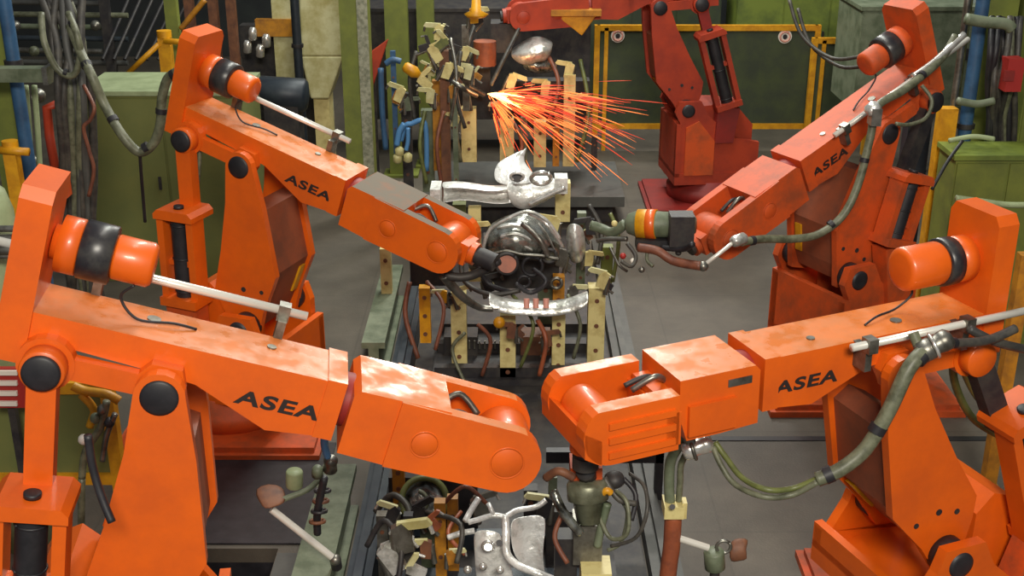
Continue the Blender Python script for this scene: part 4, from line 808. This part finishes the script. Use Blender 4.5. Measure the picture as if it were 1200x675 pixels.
hose('thin pale hose twisting beside the left cable bundle', [(98, 100, 8.7), (110, 125, 8.6), (106, 140, 8.6), (98, 150, 8.6), (104, 175, 8.6), (110, 200, 8.6), (104, 230, 8.6)], .014, 'hose_brown')
hose('thin black cable on the front of the green cabinet', [(164, 180, 8.4), (166, 210, 8.5), (170, 260, 8.6)], .012, 'black', name='cable', cat='cable')
for x, lab in ((34, 'left one'), (44, 'right one')): hose('thin cream pipe standing behind the left cable bundle, '+lab, [(x-4, 100, 9.4), (x, 150, 9.4), (x+4, 220, 9.4)], .022, 'green_pale', name='pipe', cat='pipe')
r = thing('orange_bracket', 'slim red-orange upright bracket between the blue pipe and the left cable bundle', 'bracket', tuple(at(62, 160, 9.0)))
part(MB().tube([at(68, 122, 9.0), at(55, 126, 9.0), at(58, 160, 9.0), at(66, 205, 9.0)], .035, 8, smooth=False), 'bracket_bar', 'orange_deep', r); part(MB().box(at(40, 215, 8.6).x, at(77, 215, 8.6).x, 8.55, 8.7, at(60, 232, 8.6).z, at(60, 212, 8.6).z), 'bracket_foot', 'orange_worn', r, .01)
def rail_post(label, px, yt, yb, Y, wd=.09, diag=None, arm=None, m='yellow'):
    a = at(px, yt, Y); r = thing('yellow_barrier', label, 'barrier', (a.x, Y, 0))
    part(MB().box(a.x-wd/2, a.x+wd/2, Y, Y+wd, 0, a.z), 'post', m, r, .008)
    part(MB().cyl((a.x, Y+wd/2, a.z), (a.x, Y+wd/2, a.z+.07), wd*.62, n=16), 'post_cap', m, r)
    if diag: part(MB().tube([at(diag[0], diag[1], Y), at(diag[2], diag[3], Y)], .028, 8, smooth=False), 'brace', m, r)
    if arm: part(MB().tube([at(arm[0], arm[1], Y), at(arm[2], arm[3], Y)], .03, 8, smooth=False), 'rail', m, r)
rail_post('yellow barrier post with a slanting brace above the green cabinet', 191, 45, 85, 12.6, .12, (150, 86, 186, 52), (192, 48, 226, 50))
rail_post('yellow barrier post with side rail at the left edge', 10, 178, 250, 8.4, .09, None, (0, 176, 34, 178))
column('green_column', 'slim green post at the top left behind the yellow barrier', 'column', 200, 15, 13.0, .13, .1, 3.2, 'green')
hose('yellow handrail slanting up at the top left', [(212, 34, 13.0), (225, 18, 13.0), (240, 0, 13.0)], .03, 'yellow_dim', name='handrail', cat='handrail')
for px, lab in ((222, 'left one'), (250, 'middle one'), (271, 'right one')): column('brown_post', 'rusty brown post at the top left above the robot arm, '+lab, 'post', px, 25, 14.0, .10, .1, 3.0, 'brown')
# dark machine rack with pipes behind the left cabinet
r = thing('pipe_rack', 'dark rack of level pipes in the shade at the top left', 'pipe rack', (at(100, 60, 14).x, 14, 0))
for px in (0, 60, 125): x = at(px, 40, 14).x; part(MB().box(x-.05, x+.05, 14, 14.1, 0, 3.4), 'upright', 'dark', r)
for k in range(7):
    y_ = -12+k*14; part(MB().cyl(at(-30, y_, 14.1), at(120 if k % 2 else 150, y_+2, 14.1), .03, n=10), 'pipe_run', ('steel', 'grey_cab', 'hose', 'grey_green', 'blue_black')[k % 5], r)
for k in range(7): part(MB().cyl(at(120+k*13, 70, 13.6+k*.1), at(150+k*14, 0, 14.6), .02, n=8), 'slant_bar', 'dark', r)
for px, py in ((20, 120), (45, 112), (38, 190), (30, 205), (112, 30), (40, 60), (18, 30)): part(MB().sphere(at(px, py, 9.6 if py > 100 else 13.8), .06, n=10, m=6), 'valve', rnd.choice(('steel', 'hose', 'white')), r)
# cream machinery, top centre left
r = thing('machine_stand', 'pale cream machine frame of two uprights at the top, left of the hopper', 'machine frame', (at(335, 50, 14.5).x, 14.5, 0))
for x0_, x1_ in ((321, 343), (372, 384)): part(MB().box(at(x0_, 50, 14.5).x, at(x1_, 50, 14.5).x, 14.5, 14.7, 0, 2.9), 'upright', 'cream_pale', r, .01)
part(MB().box(at(300, 30, 14.5).x, at(352, 30, 14.5).x, 14.45, 14.55, at(320, 42, 14.5).z, at(320, 22, 14.5).z), 'cross_beam', 'yellow_dim', r, .01)
part(MB().box(at(280, 30, 14.8).x, at(372, 30, 14.8).x, 14.8, 15.0, 0.2, at(320, 30, 14.8).z), 'dark_back', 'dark', r, .01)
for px, py in ((296, 40), (305, 60), (312, 48), (290, 55)): part(MB().lathe(at(px, py+8, 14.3), at(px, py-8, 14.3), [(0, .02), (.02, .05), (.12, .05), (.16, .03)], 12), 'fitting', rnd.choice(('steel', 'hose_green', 'chrome')), r)
r = thing('cream_hopper', 'large pale cream hopper narrowing downwards beside the green column', 'hopper', (at(380, 60, 14).x, 14, 0))
for (x0_, x1_, y_), (x2_, x3_, y2_) in (((350, 403, -8), (352, 402, 66)), ((352, 402, 66), (364, 385, 116))):
    a, c, e, f = at(x0_, y_, 14), at(x1_, y_, 14), at(x2_, y2_, 14), at(x3_, y2_, 14)
    b = MB(); vs = [a, c, f, e]+[p+Vector((0, .5, 0)) for p in (a, c, f, e)]
    b.add(vs, [(0, 3, 2, 1), (4, 5, 6, 7), (0, 1, 5, 4), (1, 2, 6, 5), (2, 3, 7, 6), (3, 0, 4, 7)]); part(b, 'hopper_shell', 'cream_pale', r, .02)
part(MB().box(at(366, 120, 14).x, at(384, 120, 14).x, 14.1, 14.4, 0, at(370, 116, 14).z), 'hopper_leg', 'cream', r, .01)
vpipe('slate blue pipe standing in front of the cream hopper', 349, 60, 13.6, .05, 2.6, 'blue_black')
r = thing('blue_tank', 'low slate blue tank lying behind the upper left robot arm', 'tank', (at(328, 108, 13.0).x, 13.0, 0))
a, c = at(300, 108, 13.0), at(362, 112, 13.0); part(MB().lathe(a, c, [(0, .05), (.02, .15), (.05, .18), ((c-a).length-.05, .18), ((c-a).length-.02, .15), ((c-a).length, .05)], 24), 'tank_shell', 'blue_black', r)
part(MB().box(a.x+.1, c.x-.1, 12.85, 13.15, 0, a.z-.1), 'cradle', 'dark', r, .01)
column('green_column', 'broad green column with a perforated light strip standing left of the line', 'column', 418, 100, 12.6, .29, .25, 3.6, 'green', 'perforated')
column('green_column', 'green column behind the broad one, top centre', 'column', 464, 30, 14.2, .26, .2, 3.2, 'green')
column('green_column', 'narrow green column further right behind the clamp stands', 'column', 498, 20, 14.6, .2, .2, 3.2, 'green')
cabinet('machine_cabinet', 'dark machine block behind the clamp stands at the top centre', 425, 690, 10, 140, 15.2, .8, 'dark', doors=4)
r = thing('orange_guard', 'red-orange triangular guard plate beside the broad green column', 'guard', tuple(at(442, 70, 12.9)))
a, c, e = at(433, 62, 12.9), at(455, 46, 12.9), at(435, 108, 12.9); b = MB(); vs = [a, c, e]+[p+Vector((0, .06, 0)) for p in (a, c, e)]
b.add(vs, [(0, 1, 2), (5, 4, 3), (0, 3, 4, 1), (1, 4, 5, 2), (2, 5, 3, 0)]); part(b, 'guard_plate', 'orange_deep', r, .01); part(MB().cyl(at(437, 90, 13.0), Vector((at(437, 90, 13.0).x, 13.0, 0)), .03, n=10), 'guard_post', 'dark', r)

# clamp stands between the column and the back fixture
cs = thing('clamp_stand', 'tall stand crowded with cream clamps and yellow tools at the top centre', 'clamp stand', (at(515, 150, 11.8).x, 11.8, 0))
for px, yt, yb, Y, wd, m in ((520, 60, 235, 11.8, .09, 'brown'), (533, 118, 240, 11.7, .05, 'grey_green'), (545, 30, 130, 12.2, .07, 'steel'), (500, 130, 225, 12.0, .12, 'grey_green'), (512, 95, 200, 11.9, .10, 'yellow_dim'), (460, 60, 180, 12.2, .05, 'blue'), (475, 110, 235, 12.3, .10, 'dark')):
    post(cs, px, yt, yb, Y, wd, m, 2)
for px, py, Y, sc, dn, m, tl in ((515, 35, 11.9, 1.0, -1, 'cream', .2), (508, 60, 11.8, 1.1, 1, 'cream', .6), (525, 80, 11.7, 1.0, 1, 'cream', -.3), (495, 95, 11.8, 1.0, 1, 'cream', .9), (505, 110, 11.7, .9, -1, 'cream_pale', .2), (545, 60, 11.9, .9, 1, 'cream', -.3), (550, 82, 11.8, .9, -1, 'cream_pale', .3),
                             (470, 108, 12.0, 1.0, -1, 'cream', .5), (478, 120, 11.9, .8, 1, 'grey_green', .2), (530, 105, 11.7, .8, 1, 'yellow_dim', .2), (555, 15, 12.2, 1.0, 1, 'yellow', .1), (520, 50, 11.8, .9, -1, 'hose_green', 1.0), (535, 140, 11.8, .8, -1, 'cream', .4), (507, 78, 11.9, .9, 1, 'cream_pale', -.2)):
    clamp(cs, px, py, Y, sc*.72, dn, m, 'steel', tl)
    clamp(cs, px+rnd.uniform(-9, 9), py+rnd.uniform(-8, 12), Y+.1, sc*.5, -dn, rnd.choice(('brown', 'steel', 'dark', 'yellow_dim')), 'steel', tl+.8)
part(MB().lathe(at(473, 77, 11.8), at(491, 88, 11.8), [(0, .03), (.02, .05), (.12, .06), (.18, .03)], 14), 'yellow_tool', 'yellow', cs)
part(MB().lathe(at(558, 20, 12.0), at(558, 0, 12.0), [(0, .09), (.03, .12), (.06, .05), (.2, .04)], 14), 'yellow_tool', 'yellow', cs)
for pts, rr, m in ((((452, 75, 12), (460, 70, 12), (470, 72, 12)), .03, 'blue'), (((470, 165, 11.8), (475, 148, 11.8), (482, 145, 11.8), (498, 145, 11.8), (500, 200, 11.8)), .026, 'blue_bright'), (((465, 170, 11.7), (468, 155, 11.7), (474, 145, 11.7)), .03, 'blue_bright'),
                   (((446, 80, 12.1), (448, 130, 12.1), (452, 175, 12.1)), .03, 'blue'), (((478, 150, 11.7), (478, 165, 11.7), (476, 176, 11.7)), .022, 'blue_bright'), (((528, 45, 11.8), (535, 90, 11.6), (528, 140, 11.6)), .018, 'steel'), (((520, 130, 11.7), (512, 170, 11.6), (518, 220, 11.6)), .02, 'hose_brown'),
                   (((540, 60, 11.8), (535, 110, 11.7), (545, 150, 11.7)), .02, 'hose_dark'), (((488, 60, 12), (480, 95, 11.9), (486, 140, 11.9)), .02, 'hose_dark'), (((530, 95, 11.6), (545, 105, 11.6), (558, 112, 12.2)), .024, 'steel'), (((498, 130, 11.8), (492, 170, 11.7), (500, 215, 11.7)), .02, 'hose_green')):
    fhose(cs, pts, rr, m)
for px, py in ((468, 178), (478, 185), (466, 186)): part(MB().lathe(at(px, py-6, 11.7), at(px, py+6, 11.7), [(0, .02), (.02, .045), (.08, .045), (.1, .02)], 12), 'air_gun', 'cream_pale', cs)

# head of the red-orange robot and its yellow guard
r = thing('yellow_guard', 'yellow funnel-shaped guard at the top centre under the red-orange arm', 'guard', tuple(at(672, 25, 12.9)))
a = at(650, 17, 12.9); c = at(700, 17, 12.9); e = at(682, 42, 12.9); b = MB(); vs = [a, c, e]+[p+Vector((0, .18, 0)) for p in (a, c, e)]
b.add(vs, [(0, 1, 2), (5, 4, 3), (0, 3, 4, 1), (1, 4, 5, 2), (2, 5, 3, 0)]); part(b, 'guard_plate', 'yellow', r, .01)
part(MB().box(a.x-.04, c.x+.04, 12.85, 13.1, a.z-.01, a.z+.05), 'guard_rim', 'yellow_dim', r, .01)

# ------------------------------------------------------------------ left edge, lower part
r = thing('green_machine', 'pale green rounded machine head with metal knobs at the left edge', 'machine', (at(-5, 300, 6.4).x, 6.4, 0))
p = at(-22, 250, 6.4); part(MB().lathe((p.x, 6.4, 0), (p.x, 6.4, 3), [(0, .17), (at(0, 300, 6.4).z, .17), (p.z, .17), (p.z+.12, .14), (p.z+.2, .06)], 24), 'machine_body', 'green_pale', r)
for py, rr in ((268, .03), (280, .045), (293, .05), (300, .03)): part(MB().cyl(at(-14, py, 6.15), at(15 if rr > .04 else 18, py, 6.15), rr*.6, n=14), 'metal_shaft', 'steel', r)
fence('low yellow railing with green panel behind the lower left robot', -40, 140, 452, 560, 6.2, (), 'green_dark', dbl=False)
for k, (px, py) in enumerate(((6, 438), (6, 452), (6, 466))):
    p = at(px, py, 6.0)
r = thing('striped_marker', 'red and white striped marker board at the left edge by the yellow railing', 'marker board', tuple(at(8, 455, 6.0)))
part(MB().box(at(-10, 450, 6.0).x, at(28, 450, 6.0).x, 6.0, 6.03, at(8, 478, 6.0).z, at(8, 432, 6.0).z), 'board', 'red', r, .004)
for py in (437, 449, 461, 473): part(MB().box(at(-9, py, 5.99).x, at(20, py, 5.99).x, 5.985, 6.0, at(8, py+2.6, 5.99).z, at(8, py-2.6, 5.99).z), 'white_stripe', 'white', r)
part(MB().box(at(8, 450, 6.03).x-.02, at(8, 450, 6.03).x+.02, 6.03, 6.07, 0, at(8, 450, 6.0).z), 'board_post', 'dark', r)
r = thing('valve_set', 'yellow and dark pipe fittings glimpsed between the link and arm of the lower left robot', 'pipe fittings', tuple(at(115, 470, 5.9)))
for pts, rr, m in ((((85, 452, 5.8), (100, 458, 5.8), (125, 462, 5.8), (140, 470, 5.8)), .025, 'yellow'), (((95, 462, 5.8), (110, 480, 5.8), (105, 500, 5.8)), .022, 'yellow'), (((125, 470, 5.7), (118, 500, 5.7), (100, 530, 5.7), (96, 560, 5.7)), .02, 'hose'), (((96, 560, 5.7), (95, 640, 5.7), (95, 724, 5.7)), .02, 'hose'), (((135, 485, 5.7), (125, 510, 5.7), (120, 540, 5.7)), .016, 'steel')):
    part(MB().tube([at(*p) for p in pts], rr, 8), 'pipe_run', m, r)
for px, py, m in ((112, 490, 'grey_green'), (98, 515, 'white'), (120, 480, 'steel'), (128, 495, 'dark')): part(MB().sphere(at(px, py, 5.7), .03, n=10, m=6), 'fitting', m, r)
hose('black cable curving down across the waist of the lower left robot', [(103, 510, 4.0), (108, 545, 4.0), (118, 580, 3.98), (131, 612, 3.95)], .016, 'black', name='cable', cat='cable')
hose('grey hose hanging between link and arm of the upper left robot', [(232, 150, 7.9), (234, 180, 7.9), (232, 215, 7.9)], .014, 'hose')
